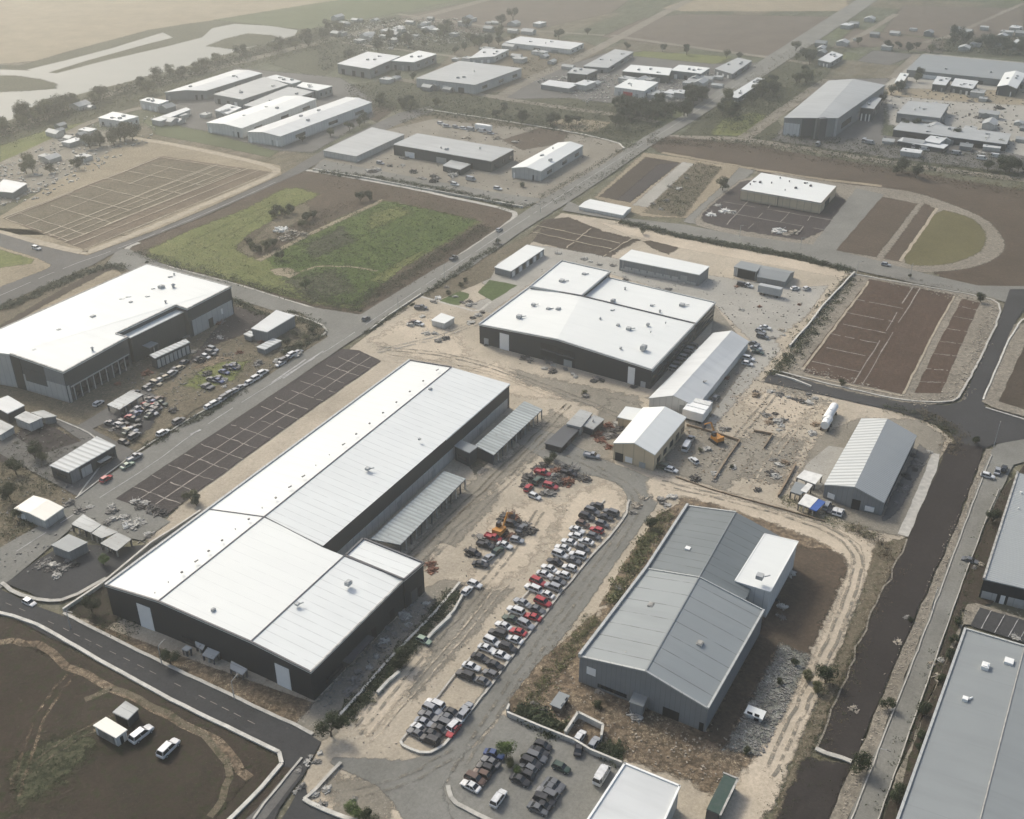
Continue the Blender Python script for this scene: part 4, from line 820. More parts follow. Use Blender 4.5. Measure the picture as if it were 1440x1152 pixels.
b.vents([(915, 853), (984, 907), (880, 920, .7)], 'junkp', 7.8, .9); b.vents([(967, 773, 1.1)], 'door', 7.6, .9)
b = quad('porch', 'small grey porch block against the front gable of the large grey hall', [(884.5, 987), (905, 994), (915, 970), (895, 965)], 3.2, 'wg', 'rgs', 'the grey porch block', cat='porch')
b = quad('tower_block', 'tall white-roofed box hall standing against the large grey hall', [(1033, 817), (1083.5, 832.6), (1122.8, 761.6), (1075, 750.5)], (1, (1079.5, 871)), 'ww', 'rwp', 'the white box hall', cat='hall')
b.rim([0, 1, 2, 3, 0], .08, .2, 'door', 'verge_trim'); b.vents([(1068.5, 812, 1.3)], 'metal', 9.0)
# ---- right-hand gabled hall
h0 = ht((1241.9, 727), (1243.6, 707.5))
V = [(1158.8, 681.5, h0), (1201.8, 684.4, h0 + 2.6), (1243.6, 707.5, h0), (1289.5, 612.5, h0), (1248, 588.7, h0 + 2.6), (1211.5, 588, h0)]
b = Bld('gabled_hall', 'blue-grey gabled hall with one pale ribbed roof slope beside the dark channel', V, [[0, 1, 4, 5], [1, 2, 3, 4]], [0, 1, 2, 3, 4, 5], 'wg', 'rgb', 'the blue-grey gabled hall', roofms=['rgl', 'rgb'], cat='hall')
b.panel('door', 1, .0, .28, 0, 3.0, 'opening', .06); b.panel('window', 1, .45, .75, .9, 2.0, 'door', .5); b.panel('window', 2, .05, .95, 1.2, 2.3, 'glass', .06); b.panel('window', 0, .15, .4, .8, 2.2, 'door', .1)
for q, l, mm, hh in (([(1120, 671), (1146.5, 681), (1157, 668), (1131, 661)], 'white tarpaulin shelter left of the blue-grey gabled hall', 'tarpw', 2.2),
                     ([(1111, 691), (1126, 696), (1137, 683), (1119, 677)], 'grey-blue flat shelter at the corner of the dark gully', 'rgs', 2.3),
                     ([(1125, 690), (1134, 693), (1143, 682), (1136, 679)], 'narrow white shelter squeezed between the two flat shelters', 'tarpw', 2.4),
                     ([(1122, 708), (1139, 714), (1151, 701), (1133, 694)], 'white shelter beside the blue tarpaulin', 'tarpw', 2.2), ([(1138, 715), (1148, 719), (1161, 706), (1149, 700.5)], 'blue tarpaulin shelter near the gabled hall', 'blue', 2.1)):
    c = canopy(l, [q[0], q[1], q[2], q[3]], hh, hh + .3, mm, 2)
# ---- right edge halls
V = [(1382, 814, 5.4), (1520, 846, 5.4), (1550, 700, 5.4), (1430, 664, 5.4)]
b = Bld('edge_hall', 'ribbed light-grey roofed hall cut by the frame beside the lane', V, [[0, 1, 2, 3]], [0, 1, 2, 3], 'wc', 'rgb', 'the ribbed edge hall', cat='hall')
b.rim([3, 0], .3, .4, 'junkp'); b.panel('lower_wall', 0, .02, .18, 0, 2.2, 'wl', .1); b.panel('door', 0, .22, .27, 0, 2.2, 'door', .1); b.panel('lower_wall', 0, .3, .55, 0, 2.2, 'wl', .1); b.vents([(1436, 694), (1432, 716, .7)], 'door', 5.4, .6)
V = [(1228, 1250, 7.0), (1400, 1330, 7.6), (1500, 1330, 7.0), (1560, 930, 7.0), (1441, 912, 7.6), (1356, 884, 7.0)]
V = [(1222, 1260, 7.0), (1350, 1262, 7.8), (1540, 1320, 7.0), (1560, 950, 7.0), (1441, 909, 7.8), (1356, 884, 7.0)]
b = Bld('big_grey_hall', 'biggest smooth grey roof, cut by the bottom right of the frame', V, [[0, 1, 4, 5], [1, 2, 3, 4]], [0, 1, 2, 3, 4, 5], 'wg', 'rgs', 'the smooth grey corner roof', cat='hall')
b.rim([5, 0], .35, .4, 'wl'); b.rim([3, 4, 5], .3, .3, 'wl'); b.vents([(1385, 939, 1.0), (1418, 933, 1.3), (1357, 984, .8)], 'door', 7.4, 1.1)
m = MB(); m.bar(px3(b, 1441, 909, 7.85), px3(b, 1350, 1262, 7.85), .12); m.build('ridge_cap', M['kerb'], b.root)
b = quad('warehouse', 'small white-roofed warehouse cut by the bottom frame beside the lower car park', [(800, 1192), (905, 1222), (957, 1105.7), (878, 1073.5)], 5.5, 'wl', 'rfarw', 'the white bottom warehouse', cat='warehouse')
b.rim([1, 2, 3, 0], .25, .3, 'door')
# ---- the left big building
h1 = ht((98, 568), (89, 524))
V = [(-60, 489, h1 + .3), (14, 498, h1 + 1.2), (89, 524, h1), (180, 474, h1), (163, 469.5, h1 + .2), (247, 429.5, h1 + .2), (263, 435, h1), (325.5, 403, h1), (206.5, 371, h1 + .6)]
b = Bld('distribution_hall', 'big white-roofed hall with dark fascia at the left edge', V, [[0, 1, 2, 3, 4, 5, 6, 7, 8]], [0, 1, 2, 3, 4, 5, 6, 7, 8], 'wd', 'rwp', 'the big hall at left', cat='hall', thick=.4)
b.panel('lower_wall', 1, .02, .98, 0, h1 * .55, 'wl', .1); b.panel('side_wall', 1, .2, .62, h1 * .35, h1 * .75, 'wd', .12); b.panel('gable_panel', 1, .0, .16, 0, None, 'wc', .16); b.panel('lower_wall', 0, .3, .97, 0, None, 'wl', .1)
b.panel('upper_wall', 1, .62, .98, h1 * .55, None, 'wg', .06)
b.panel('lower_wall', 6, .06, .97, 0, h1 * .55, 'wl', .12); b.panel('door', 6, .4, .5, 0, 3.2, 'opening', .05, .13); b.panel('window', 6, .7, .74, 2.5, 4.4, 'door', .05, .13)
b.panel('corner_pier', 2, .0, .03, 0, h1 * .55, 'wl', .15); b.panel('window', 2, .06, .34, 1.0, 4.4, 'glass', .06); b.panel('window', 2, .4, .62, 1.0, 4.6, 'glass', .06); b.panel('window', 2, .68, .95, 1.0, 4.6, 'glass', .06)
for k in range(9): b.panel('column', 2, .08 + k * .1, .09 + k * .1, 0, 4.6, 'metal', .25)
b.panel('beam', 2, .05, .97, 4.6, 4.9, 'metal', .3); b.panel('window', 4, .05, .95, 1.2, 4.2, 'glass', .06); b.panel('beam', 4, .02, .98, 4.4, 4.8, 'metal', .3)
b.rim([1, 2, 3, 4, 5, 6, 7], .25, .35, 'junkp', 'verge_trim'); b.rim([7, 8, 0], .15, .3, 'junkp', 'verge_trim')
b.vents([(244, 404, 1.6), (227, 405, 1.2), (214, 407, .5), (170, 422, .7), (179, 419, .7), (184, 426, .7), (233, 426, 1), (245, 387, .8), (238, 390, .6), (131, 447, 1), (83, 466, .9), (87, 477, .6), (61, 481, .7), (48, 494, 1.1), (130, 492, 1.1), (206, 418, .6), (100, 452, .6)], 'metal', h1 + .4)
b = Bld('roof_ledge', 'narrow white ledge roof in the notch of the big left hall', [(167, 470.5, h1 - 1.4), (183, 475, h1 - 1.4), (262, 436.5, h1 - 1.4), (247, 432.5, h1 - 1.4)], [[0, 1, 2, 3]], [0, 1, 2, 3], 'wd', 'rwp', cat='building')
canopy('small flat grey canopy over the dock of the big left hall', [(210, 489.5), (222.5, 482.5), (211, 479), (196, 484.5)], 4.2, 4.4, 'rgs', 2)
b = quad('dock_office', 'low ribbed white dock annexe in front of the big left hall', [(217.5, 504), (267, 481), (261, 476.5), (210, 499)], 4.0, 'wd', 'rgl', 'the ribbed dock annexe')
for k in range(8): b.panel('bay', 0, .04 + k * .12, .12 + k * .12, .4, 3.0, 'wl', .2)
canopy('flat pale canopy over the edge of the crowded vehicle yard', [(168, 576), (201.5, 554.5), (183.8, 549), (150.5, 569)], 2.6, 2.6, 'rold', 4)
# ---- left small buildings
b = quad('block', 'dark grey block with light roof between the two left roads', [(69.5, 654.5), (96.3, 664.5), (162.7, 626.2), (136, 613.5)], (1, (97.5, 684)), 'wd', 'rgl', 'the dark block with light roof')
b.panel('window', 0, .2, .8, 1.5, 2.6, 'glass', .06); b.panel('front_panel', 1, .02, .2, 0, None, 'wg', .08); b.panel('shop_front', 1, .24, .45, 0, 3.0, 'wl', .1); b.panel('window', 1, .55, .95, 1.0, 2.4, 'glass', .06); b.panel('awning', 1, .58, .82, 2.4, 2.55, 'junkp', 1.4)
b = quad('cream_shed', 'cream-roofed shed at the left edge beside the main road', [(19.2, 715), (62.8, 732.5), (90, 713.5), (47, 696.7)], 2.8, 'wl', 'rcream', 'the cream-roofed shed', ridge=.5, cat='shed')
b.panel('door', 0, .3, .6, 0, 1.9, 'door', .06)
b = quad('shed', 'grey flat-roofed shed beside the small black tarred lot', [(71.7, 766.5), (96.7, 776.5), (123.5, 762.5), (96.7, 751)], (1, (98, 792)), 'wg', 'rgs', 'the grey shed by the tarred lot', cat='shed')
for i, q in enumerate(([(100, 737), (128, 749), (142, 738), (117, 723)], [(129, 750), (143, 757), (166, 748), (143, 738.5)], [(141, 764), (164, 775), (185, 758), (165, 748.5)])):
    canopy(('patched white tin roof nearest the road', 'middle patched tin roof', 'patched tin roof beside the pale wall')[i] + ' in the row of three', q, 2.2, 2.4, 'rold', 3)
for q, h, wm, rm, l in (([(10.4, 581.5), (34.7, 570), (11, 556), (-16, 567)], 3.4, 'wd', 'rfarw', 'white flat-roofed house at the left edge'),
                    ([(20, 587), (41, 596), (60, 587.5), (36, 578)], 3.0, 'wl', 'rold', 'patched white-roofed house beside the left side street'),
                    ([(43, 580), (62, 588), (80, 585), (61, 576.5)], 2.4, 'wg', 'rold', 'low tin-roofed house nearest the left side street corner'),
                    ([(-20, 600), (0, 612), (20, 600), (0, 590)], 2.4, 'wl', 'rold', 'pale yard shed cut by the left edge'),
                    ([(353, 462), (375.5, 467), (415, 443.5), (388.5, 436)], 4.4, 'wg', 'rfarw', 'white-roofed grey two-storey house beside the weedy corner plot'),
                    ([(360, 488), (372, 492), (396.5, 479), (384, 475.5)], 2.2, 'wg', 'rgl', 'low pale tin lean-to in front of the two-storey house'),
                    ([(342, 470), (352, 474), (362, 468), (351, 465)], 2.2, 'wg', 'rgl', 'tiny pale lean-to left of the two-storey house')):
    quad('house', l, q, h, wm, rm, {0: None}.get(0) if 'low' in l or 'tiny' in l else 'the ' + l.split(' at ')[0].split(' beside ')[0].split(' cut ')[0], cat='house')
b = quad('white_shed', 'long low white shed beside the upper cross road', [(813.5, 290.5), (876, 303), (888, 292), (830, 280)], (1, (877, 309)), 'ww', 'rwp', 'the low white roadside shed', ridge=.5, rax=1, cat='shed')
b = quad('tan_hall', 'tan-walled hall with flat white roof beside the oval track', [(1041.5, 266.8), (1155, 286.3), (1177, 262), (1070.5, 242.8)], (0, (1040.5, 281.5)), 'wt', 'rwp', 'the tan hall by the oval', cat='hall')
b.rim([0, 1, 2], .2, .2, 'wb', 'verge_trim'); b.panel('downpipe', 0, .47, .48, 0, None, 'wb', .1); b.panel('door', 1, .3, .6, 0, 3, 'opening', .06)
b.vents([(1055, 260), (1069, 257), (1060, 256, .8), (1097, 251), (1110, 256), (1119, 265), (1132, 258), (1140, 262), (1104, 268, .7), (1085, 258)], 'steel', ht((1040.5, 281.5), (1041.5, 266.8)), .8)
# ---- the works yard in the middle distance and everything beyond
FAR = [
 ('warehouse', 'grey-roofed low warehouse, leftmost of three in the walled estate yard', [(454, 211.5), (501, 220), (569, 189), (523, 179)], (1, (500, 230)), 'wl', 'rfar', 'the leftmost estate warehouse', 0),
 ('warehouse', 'long dark-walled grey-roofed warehouse, middle one of the walled estate yard', [(552.5, 203), (691, 227), (723, 210), (587, 187.5)], (1, (691, 243.5)), 'wd', 'rfar', 'the dark-walled estate warehouse', 0),
 ('porch', 'small grey flat block in front of the dark-walled estate warehouse', [(622, 232.8), (647, 238.5), (662, 230.8), (634.5, 224.7)], 3.0, 'wd', 'rfar', None, 0),
 ('warehouse', 'white-roofed grey warehouse nearest the main road in the estate yard', [(719, 236), (760.5, 241), (820.5, 204.5), (784.5, 200.5)], (1, (759.5, 256)), 'wl', 'rwp', 'the white estate warehouse', 1.2),
 ('warehouse', 'long white-roofed warehouse with pale gable, second in the far left cluster', [(290, 172.5), (340, 180.5), (445, 139), (400, 135)], (1, (340, 195)), 'ww', 'rwp', 'the far left pale warehouses', .8),
 ('warehouse', 'nearest long white warehouse of the far left cluster, by the road', [(347, 185.5), (394, 192), (523, 144), (487, 136.5)], (1, (395, 207)), 'ww', 'rfarw', 'the nearest far left warehouse', 1.0),
 ('warehouse', 'farthest grey-white warehouse of the far left cluster, beside the river road', [(231, 130), (290, 127.5), (369, 103), (331, 98)], 5, 'wg', 'rfarw', None, .8),
 ('warehouse', 'low grey-white warehouse in the middle of the far left cluster', [(300, 132.5), (340, 140), (405, 119), (372, 108)], 5, 'wg', 'rfar', None, 0),
 ('warehouse', 'small bright white-roofed unit at the far end of the left cluster', [(417, 121), (447, 127.5), (467.5, 121), (426, 115.5)], 5, 'wg', 'rwp', None, 0),
 ('warehouse', 'flat grey unit squeezed between the far left warehouses', [(342, 148), (374, 153), (445, 127.5), (405, 122)], 4, 'wg', 'rfar', None, 0),
 ('warehouse', 'pale flat unit behind the middle of the far left cluster', [(372, 109), (410, 118), (424, 114), (388, 105)], 5, 'wl', 'rfarw', None, 0),
 ('house', 'small white house, upper of two beside the river road', [(196, 141), (223.5, 146.5), (237.5, 141.5), (207.5, 137)], (0, (197, 153)), 'ww', 'rwp', 'the two white river houses', 0),
 ('house', 'small white house, lower of two beside the river road', [(137.5, 165.5), (171, 170.5), (195, 163.8), (158.8, 157)], (1, (172, 182)), 'ww', 'rwp', 'the lower white river house', 0),
 ('shed', 'narrow white twin-roofed shed below the far left cluster', [(212.5, 168), (226, 170.5), (268, 154), (262, 151)], 3, 'wl', 'rfarw', None, 0),
 ('shed', 'tiny white-roofed shed between the narrow shed and the pale warehouses', [(302, 155), (320, 160.5), (340, 151), (320, 146)], 3.5, 'wl', 'rfarw', None, 0),
 ('warehouse', 'pale broad warehouse at top, left of the grey-walled pair', [(474, 89.5), (520, 97), (563, 79), (517, 72.5)], 6, 'wg', 'rfarw', 'the pale broad far warehouse', 0),
 ('warehouse', 'white-roofed unit right of the pale broad far warehouse', [(550, 85.5), (582, 87.5), (614, 76), (589, 71)], 5.5, 'wg', 'rwp', None, 0),
 ('factory', 'pale flat factory complex at the far crossroads', [(585, 110), (668, 119.5), (734, 96), (646, 85.5)], 5.5, 'wl', 'rfar', 'the pale far factory complex', 0),
 ('warehouse', 'small white unit just behind the pale far factory complex', [(660, 81.7), (695, 79.5), (716, 69.5), (679, 68.5)], 4, 'wl', 'rfarw', None, 0),
 ('warehouse', 'long white-striped warehouse at the top beside the far lane', [(709, 59.5), (802, 69.5), (821, 60.8), (732, 51)], (1, (801.7, 77)), 'ww', 'rfarw', 'the long striped far warehouse', 0),
 ('warehouse', 'grey cube-like warehouse right of the far lane', [(797.5, 102.5), (825, 105), (841, 98), (807.5, 94.5)], 6, 'wd', 'rfar', 'the grey cube-like far warehouse', 0),
 ('shed', 'low white patchy-roofed shed in front of the grey cube-like warehouse', [(760, 118.5), (800, 124.5), (815, 117.5), (772.5, 112.5)], 3, 'wg', 'rfarw', None, 0),
 ('warehouse', 'low grey-green roofed warehouse behind the grey cube-like one', [(820, 93), (855, 95.5), (891, 73), (865, 69)], 3.5, 'wg', 'rfar', None, 0),
 ('warehouse', 'bright white long-fronted warehouse, left of the far white pair', [(875, 100), (941, 106), (945, 96), (887.5, 91)], 5, 'wd', 'rwp', 'the far white pair', 0),
 ('warehouse', 'bright white warehouse, right of the far white pair', [(943, 98.8), (986, 103.5), (998.5, 95.5), (955, 91)], 5, 'wg', 'rwp', None, 0),
 ('warehouse', 'white-roofed far warehouse with a red corner door', [(863.8, 122.5), (906, 128), (926, 115.5), (885, 110.8)], 5, 'ww', 'rwp', 'the far red-cornered warehouse', 0),
 ('warehouse', 'low grey warehouse beside the far main road', [(1005, 96.5), (1030, 104), (1057.5, 85.5), (1037.5, 81)], 3.5, 'wg', 'rfar', None, 0),
 ('shed', 'long narrow white roof beside the far main road', [(1022.5, 135), (1037.5, 138), (1078.8, 111), (1065, 109)], 3.5, 'wg', 'rfarw', 'the narrow white roadside roof', 0),
 ('warehouse', 'side block stepping down on the right of the huge grey works', [(1210, 151), (1229, 153), (1240, 138), (1227.5, 136)], 7, 'wd', 'rfar', None, 0),
 ('warehouse', 'flat pale-grey warehouse right of the huge grey works', [(1261, 159), (1322.5, 166), (1335, 146.5), (1277.5, 142)], 5, 'wg', 'rfar', 'the flat pale far warehouse', 0),
 ('warehouse', 'long low grey range near the red-brown belt', [(1256, 182), (1416, 203), (1422, 188), (1268, 170)], 3.6, 'wd', 'rfar', 'the long low grey range', 0),
 ('warehouse', 'very long flat grey roof at the top right', [(1275, 98), (1478, 119), (1485, 93), (1297, 76.5)], 4.2, 'wg', 'rgs', 'the very long grey roof', 0),
 ('shed', 'white gabled shed in front of the very long grey roof', [(1402, 121.5), (1430, 124.5), (1443, 104), (1413, 102)], 5, 'wd', 'rwp', 'the far white gabled shed', 1.5),
 ('shed', 'narrow white-roofed kiosk beside the orange bare earth', [(1257, 117), (1268, 118), (1278.5, 103.5), (1266, 102.5)], 4, 'wt', 'rwp', None, 0),
 ('shed', 'row unit with pale ribbed roof before the very long grey roof', [(1311, 118), (1330, 120), (1338, 109.5), (1318, 107)], 4, 'wd', 'rfarw', None, 0),
 ('shed', 'right-hand row unit with pale ribbed roof before the very long grey roof', [(1337, 120), (1368, 125), (1376, 114), (1343, 110)], 4, 'wd', 'rfarw', None, 0),
 ('shed', 'thin white strip roof in front of the long low grey range', [(1262, 198), (1327, 209), (1334, 203.5), (1269, 193)], 2.6, 'wd', 'rfarw', None, 0),
 ('house', 'pale low house at the far left beyond the tan plots', [(-12, 268), (18, 271), (38, 258), (5, 252)], 3, 'wg', 'rfarw', 'the pale far left house', 0),
 ('shed', 'white open shed upper left of the huge grey works', [(1150, 84), (1168, 88), (1186, 77), (1170, 72)], 3.5, 'wg', 'rfarw', 'the white open far shed', 0),
]
for nm, lb, q, h, wm, rm, lm, rg in FAR:
    if h == 8 and 'porch' in nm: continue
    b = quad(nm, lb, q, h, wm, rm, lm, ridge=rg, cat=nm)
    nO = len(b.base)
    hh = min(p[2] for p in b.base)
    e = 0
    if hh > 3.4:
        for t in (.12, .45, .72): b.panel('door', 0 if not rg else (0 if t < .4 else 1), t, t + .1, 0, hh * .55, rnd.choice(('opening', 'doorg', 'door')), .12)
        for t in (.15, .5, .8): b.panel('window', 2 if rg else 1, t, t + .1, hh * .3, hh * .6, 'glass', .12)
    if 'red corner' in lb: b.panel('red_door', 0, .3, .62, 0, 3.2, 'red', .2)
    W = b.W; k = 3 if hh > 3.4 else 0
    for _ in range(k):
        u, v_ = rnd.uniform(.2, .8), rnd.uniform(.2, .8); A, B_, C_, D_ = q
        x = (A[0] * (1 - u) + B_[0] * u) * (1 - v_) + (D_[0] * (1 - u) + C_[0] * u) * v_; y = (A[1] * (1 - u) + B_[1] * u) * (1 - v_) + (D_[1] * (1 - u) + C_[1] * u) * v_
        b.vents([(x, y)], 'metal', hh + rg * .5, 1.1)
# huge grey works
V = [(1102.5, 165.5, 9), (1150, 166, 10.5), (1178.8, 166, 9.5), (1245, 119.5, 9.5), (1200, 111, 11), (1165, 113.5, 9)]
b = Bld('works', 'huge grey ridged works with tall dark walls at the upper right', V, [[0, 1, 4, 5], [1, 2, 3, 4]], [0, 1, 2, 3, 4, 5], 'wg', 'rfar', 'the huge grey works', cat='works')
b.panel('white_wall', 0, .02, .5, 0, 6.5, 'ww', .15); b.panel('pier', 1, .9, 1.0, 0, None, 'wl', .3); b.panel('window', 2, .1, .3, 2, 5, 'glass', .1); b.panel('parapet_panel', 0, .55, .95, 0, None, 'wd', .3); b.panel('stair_tower', 1, .0, .35, 0, 10.6, 'wd', 2.5); b.panel('white_pier', 1, .37, .4, 0, None, 'ww', .6); b.panel('gate', 2, .62, .72, 0, 4.5, 'door', .15); b.panel('door', 2, .4, .55, 0, 4, 'doorg', .12)
# tiny far houses
hs = []
for (x0, y0, x1, y1, n) in ((470, 28, 640, 62, 34), (640, 30, 760, 50, 10), (60, 180, 150, 205, 4), (1330, 40, 1440, 72, 16), (1150, 60, 1260, 85, 5), (20, 190, 120, 230, 4), (890, 110, 1000, 145, 10), (1230, 155, 1400, 215, 12), (1250, 190, 1400, 225, 8), (540, 110, 700, 130, 8), (640, 60, 720, 90, 6), (720, 75, 800, 100, 8), (1180, 30, 1320, 60, 8), (230, 150, 350, 175, 8), (60, 150, 140, 200, 6), (820, 105, 900, 125, 6), (950, 100, 1020, 130, 8), (1370, 130, 1440, 215, 8)):
    for _ in range(n):
        x, y = rnd.uniform(x0, x1), rnd.uniform(y0, y1); hs.append((x, y))
hmesh = []
for k in range(6):
    L_, W_, H_ = rnd.uniform(7, 14), rnd.uniform(5, 8), rnd.uniform(2.4, 3.6)
    mw = MB(); mw.box((0, 0, H_ / 2 - .1), (L_, W_, H_)); mr = MB()
    if k % 2: mr.add([(-L_ / 2 - .3, -W_ / 2 - .3, H_ - .2), (L_ / 2 + .3, -W_ / 2 - .3, H_ - .2), (L_ / 2 + .3, W_ / 2 + .3, H_ - .2), (-L_ / 2 - .3, W_ / 2 + .3, H_ - .2), (-L_ / 2 - .3, 0, H_ + 1.3), (L_ / 2 + .3, 0, H_ + 1.3)], [(0, 1, 5, 4), (2, 3, 4, 5), (0, 4, 3), (1, 2, 5), (3, 2, 1, 0)])
    else: mr.box((0, 0, H_ + .1), (L_ + .5, W_ + .5, .3)); mr.box((L_ * .3, 0, H_ + .5), (1.2, 1.2, .7))
    hmesh.append((mw.mesh('wall', M[rnd.choice(('wl', 'ww', 'wt', 'wg'))]), mr.mesh('roof', M[('rfarw', 'rfar', 'rold', 'rgs', 'rold', 'rfar')[k]])))
for x, y in hs:
    p = P(x, y); k = rnd.randrange(6); r = empty('small_house', p, TH + rnd.choice((0, math.pi / 2)) + rnd.gauss(0, .06)); s_ = rnd.uniform(.55, 1.0); r.scale = (s_, s_, s_)
    for nm, me in zip(('wall', 'roof'), hmesh[k]):
        o = bpy.data.objects.new(nm, me); COL.objects.link(o); o.parent = r
    r['category'] = 'house'; r['group'] = 'small houses and sheds in the distance'
    AUTO.append((r, ('small %s house' % ('gabled' if k % 2 else 'flat-roofed')), p))
# ================================================================ VEHICLES
def loft(sections, m):
    """sections: list of rings (same count) joined into a closed skin"""
    n = len(sections[0]); vs = [p for s_ in sections for p in s_]; fs = []
    for i in range(len(sections) - 1):
        for k in range(n): a = i * n + k; b_ = i * n + (k + 1) % n; fs.append((a, b_, b_ + n, a + n))
    fs += [tuple(range(n - 1, -1, -1)), tuple(range((len(sections) - 1) * n, len(sections) * n))]
    m.add(vs, fs)
def car_meshes(kind):
    """nose towards +X"""
    L, W = {'sedan': (4.5, 1.76), 'hatch': (4.0, 1.72), 'suv': (4.7, 1.85), 'pickup': (5.2, 1.85), 'van': (5.4, 2.0)}[kind]
    hb, hr = {'sedan': (.88, 1.42), 'hatch': (.9, 1.48), 'suv': (1.05, 1.75), 'pickup': (1.05, 1.75), 'van': (1.25, 2.3)}[kind]
    def ring(x, w_, zt, zb=.32): w2 = w_ / 2; return [(x, -w2 * .95, zb), (x, -w2, zb + .25), (x, -w2 * .97, zt - .12), (x, -w2 * .86, zt), (x, w2 * .86, zt), (x, w2 * .97, zt - .12), (x, w2, zb + .25), (x, w2 * .95, zb)]
    h = L / 2; b = MB()
    loft([ring(-h, W * .86, hb - .12, .42), ring(-h + .18, W * .97, hb), ring(-h * .45, W, hb + .02), ring(h * .35, W, hb), ring(h - .5, W * .97, hb - .1), ring(h - .1, W * .86, hb - .22, .4), ring(h, W * .78, hb - .3, .45)], b)
    g = MB(); r = MB(); w0, w1 = W * .92, W * .72
    x0, x1, x2, x3 = {'sedan': (-h * .72, -h * .38, h * .12, h * .42), 'hatch': (-h * .94, -h * .72, h * .14, h * .46), 'suv': (-h * .95, -h * .82, h * .2, h * .48), 'pickup': (-h * .12, -h * .05, h * .3, h * .55), 'van': (-h * .98, -h * .95, h * .55, h * .86)}[kind]
    g.add([(x0, -w0 / 2, hb - .02), (x3, -w0 / 2, hb - .04), (x3, w0 / 2, hb - .04), (x0, w0 / 2, hb - .02), (x1, -w1 / 2, hr - .05), (x2, -w1 / 2, hr - .05), (x2, w1 / 2, hr - .05), (x1, w1 / 2, hr - .05)],
          [(3, 2, 1, 0), (4, 5, 6, 7), (0, 1, 5, 4), (1, 2, 6, 5), (2, 3, 7, 6), (3, 0, 4, 7)])
    r.box(((x1 + x2) / 2, 0, hr - .03), (x2 - x1 + .08, w1 + .06, .1), taper=.94)
    for sy in (-1, 1):                           # pillars
        for (a, c) in ((x0, x1), (x3, x2)): r.bar((a, sy * w0 / 2, hb), (c, sy * w1 / 2, hr - .03), .05)
        r.bar(((x0 + x3) / 2, sy * w0 / 2, hb), ((x1 + x2) / 2, sy * w1 / 2, hr - .03), .05)
    if kind == 'van': r.box((-.35, 0, (hb + hr) / 2), (L * .62, W * .9, hr - hb), taper=.93)
    if kind == 'pickup':
        for sy in (-1, 1): r.box((-h * .55, sy * W * .44, hb + .1), (L * .4, .1, .3))
        r.box((-h * .95, 0, hb + .1), (.1, W * .9, .3))
    wh = MB(); wh.cyl((0, 0, 0), .34, .24, 'y', 12)
    hub = MB(); hub.cyl((0, 0, 0), .19, .26, 'y', 8)
    lt = MB(); lt.box((0, 0, 0), (.12, .32, .14))
    return dict(body=b, window=g, roof=r, wheel=wh, rim=hub, headlight=lt, L=L, W=W, hb=hb)
CARM = {k: car_meshes(k) for k in ('sedan', 'hatch', 'suv', 'pickup', 'van')}
PAINT = {'white': (.62, .62, .6), 'silver': (.3, .31, .32), 'grey': (.11, .115, .12), 'black': (.016, .017, .019), 'blue': (.03, .06, .16), 'red': (.36, .018, .025), 'dark green': (.03, .06, .04), 'brown': (.1, .055, .035), 'pale green': (.28, .36, .26), 'beige': (.34, .29, .2)}
for k, c in PAINT.items():
    b = NB(k + ' car paint'); M['paint ' + k] = b.done(b.mix(b.ramp(b.noise(1.5, 3), .35, .7), c, tuple(x * .7 + .03 for x in c)), .28, .5)
ME = {}
def cmesh(kind, part, mat):
    key = (kind, part, mat)
    if key not in ME: ME[key] = CARM[kind][part].mesh(part, M[mat])
    return ME[key]
def put(name, me, parent, loc=(0, 0, 0)):
    o = bpy.data.objects.new(name, me); COL.objects.link(o); o.parent = parent; o.location = loc; return o
NAMES = {'sedan': 'saloon', 'hatch': 'hatchback', 'suv': 'estate jeep', 'pickup': 'pickup', 'van': 'van'}
def car(x, y, kind, color, rz, detail=2, label=None, group=None, where=None, cat='car'):
    p = P(x, y); r = empty('parked_car' if kind != 'van' else 'parked_van', (p[0], p[1], 0.0), rz)
    c = CARM[kind]; L, W = c['L'], c['W']
    put('body', cmesh(kind, 'body', 'paint ' + color), r); put('window', cmesh(kind, 'window', 'glass'), r); put('roof', cmesh(kind, 'roof', 'paint ' + color), r)
    if detail > 0:
        for sx in (-1, 1):
            for sy in (-1, 1):
                w_ = put('wheel', cmesh(kind, 'wheel', 'rubber'), r, (sx * L * .31, sy * (W / 2 - .1), .34))
                if detail > 1: put('rim', cmesh(kind, 'rim', 'metal'), w_)
    if detail > 1:
        for sy in (-1, 1): put('headlight', cmesh(kind, 'headlight', 'door'), r, (L / 2 - .07, sy * W * .33, c['hb'] - .38))
    r['category'] = 'van' if kind == 'van' else 'pickup' if kind == 'pickup' else 'car'
    r.location.z = gz(p[0], p[1])
    k_ = 1.0 if y > 1000 and x < 300 else .86
    if label and 'jeep on dark' in label: k_ = 1.0
    r.scale = (k_, k_, k_)
    if group: r['group'] = group
    if label: r['label'] = label
    elif where: ROWS.setdefault((color, NAMES[kind], where), []).append((p[1], r))
    else: AUTO.append((r, f"{color} {NAMES[kind]} parked", p))
    return r
ROWS = {}
def row_labels():
    for (c, k, wh), L in ROWS.items():
        L.sort(key=lambda t: t[0])
        for i, (_, r) in enumerate(L):
            r['label'] = f"the only {c} {k} in {wh}" if len(L) == 1 else f"{c} {k} in {wh}, {ordinal(i)}nearest the camera" if i else f"{c} {k} in {wh}, nearest the camera"
aA, aB = TH, TH - math.pi / 2
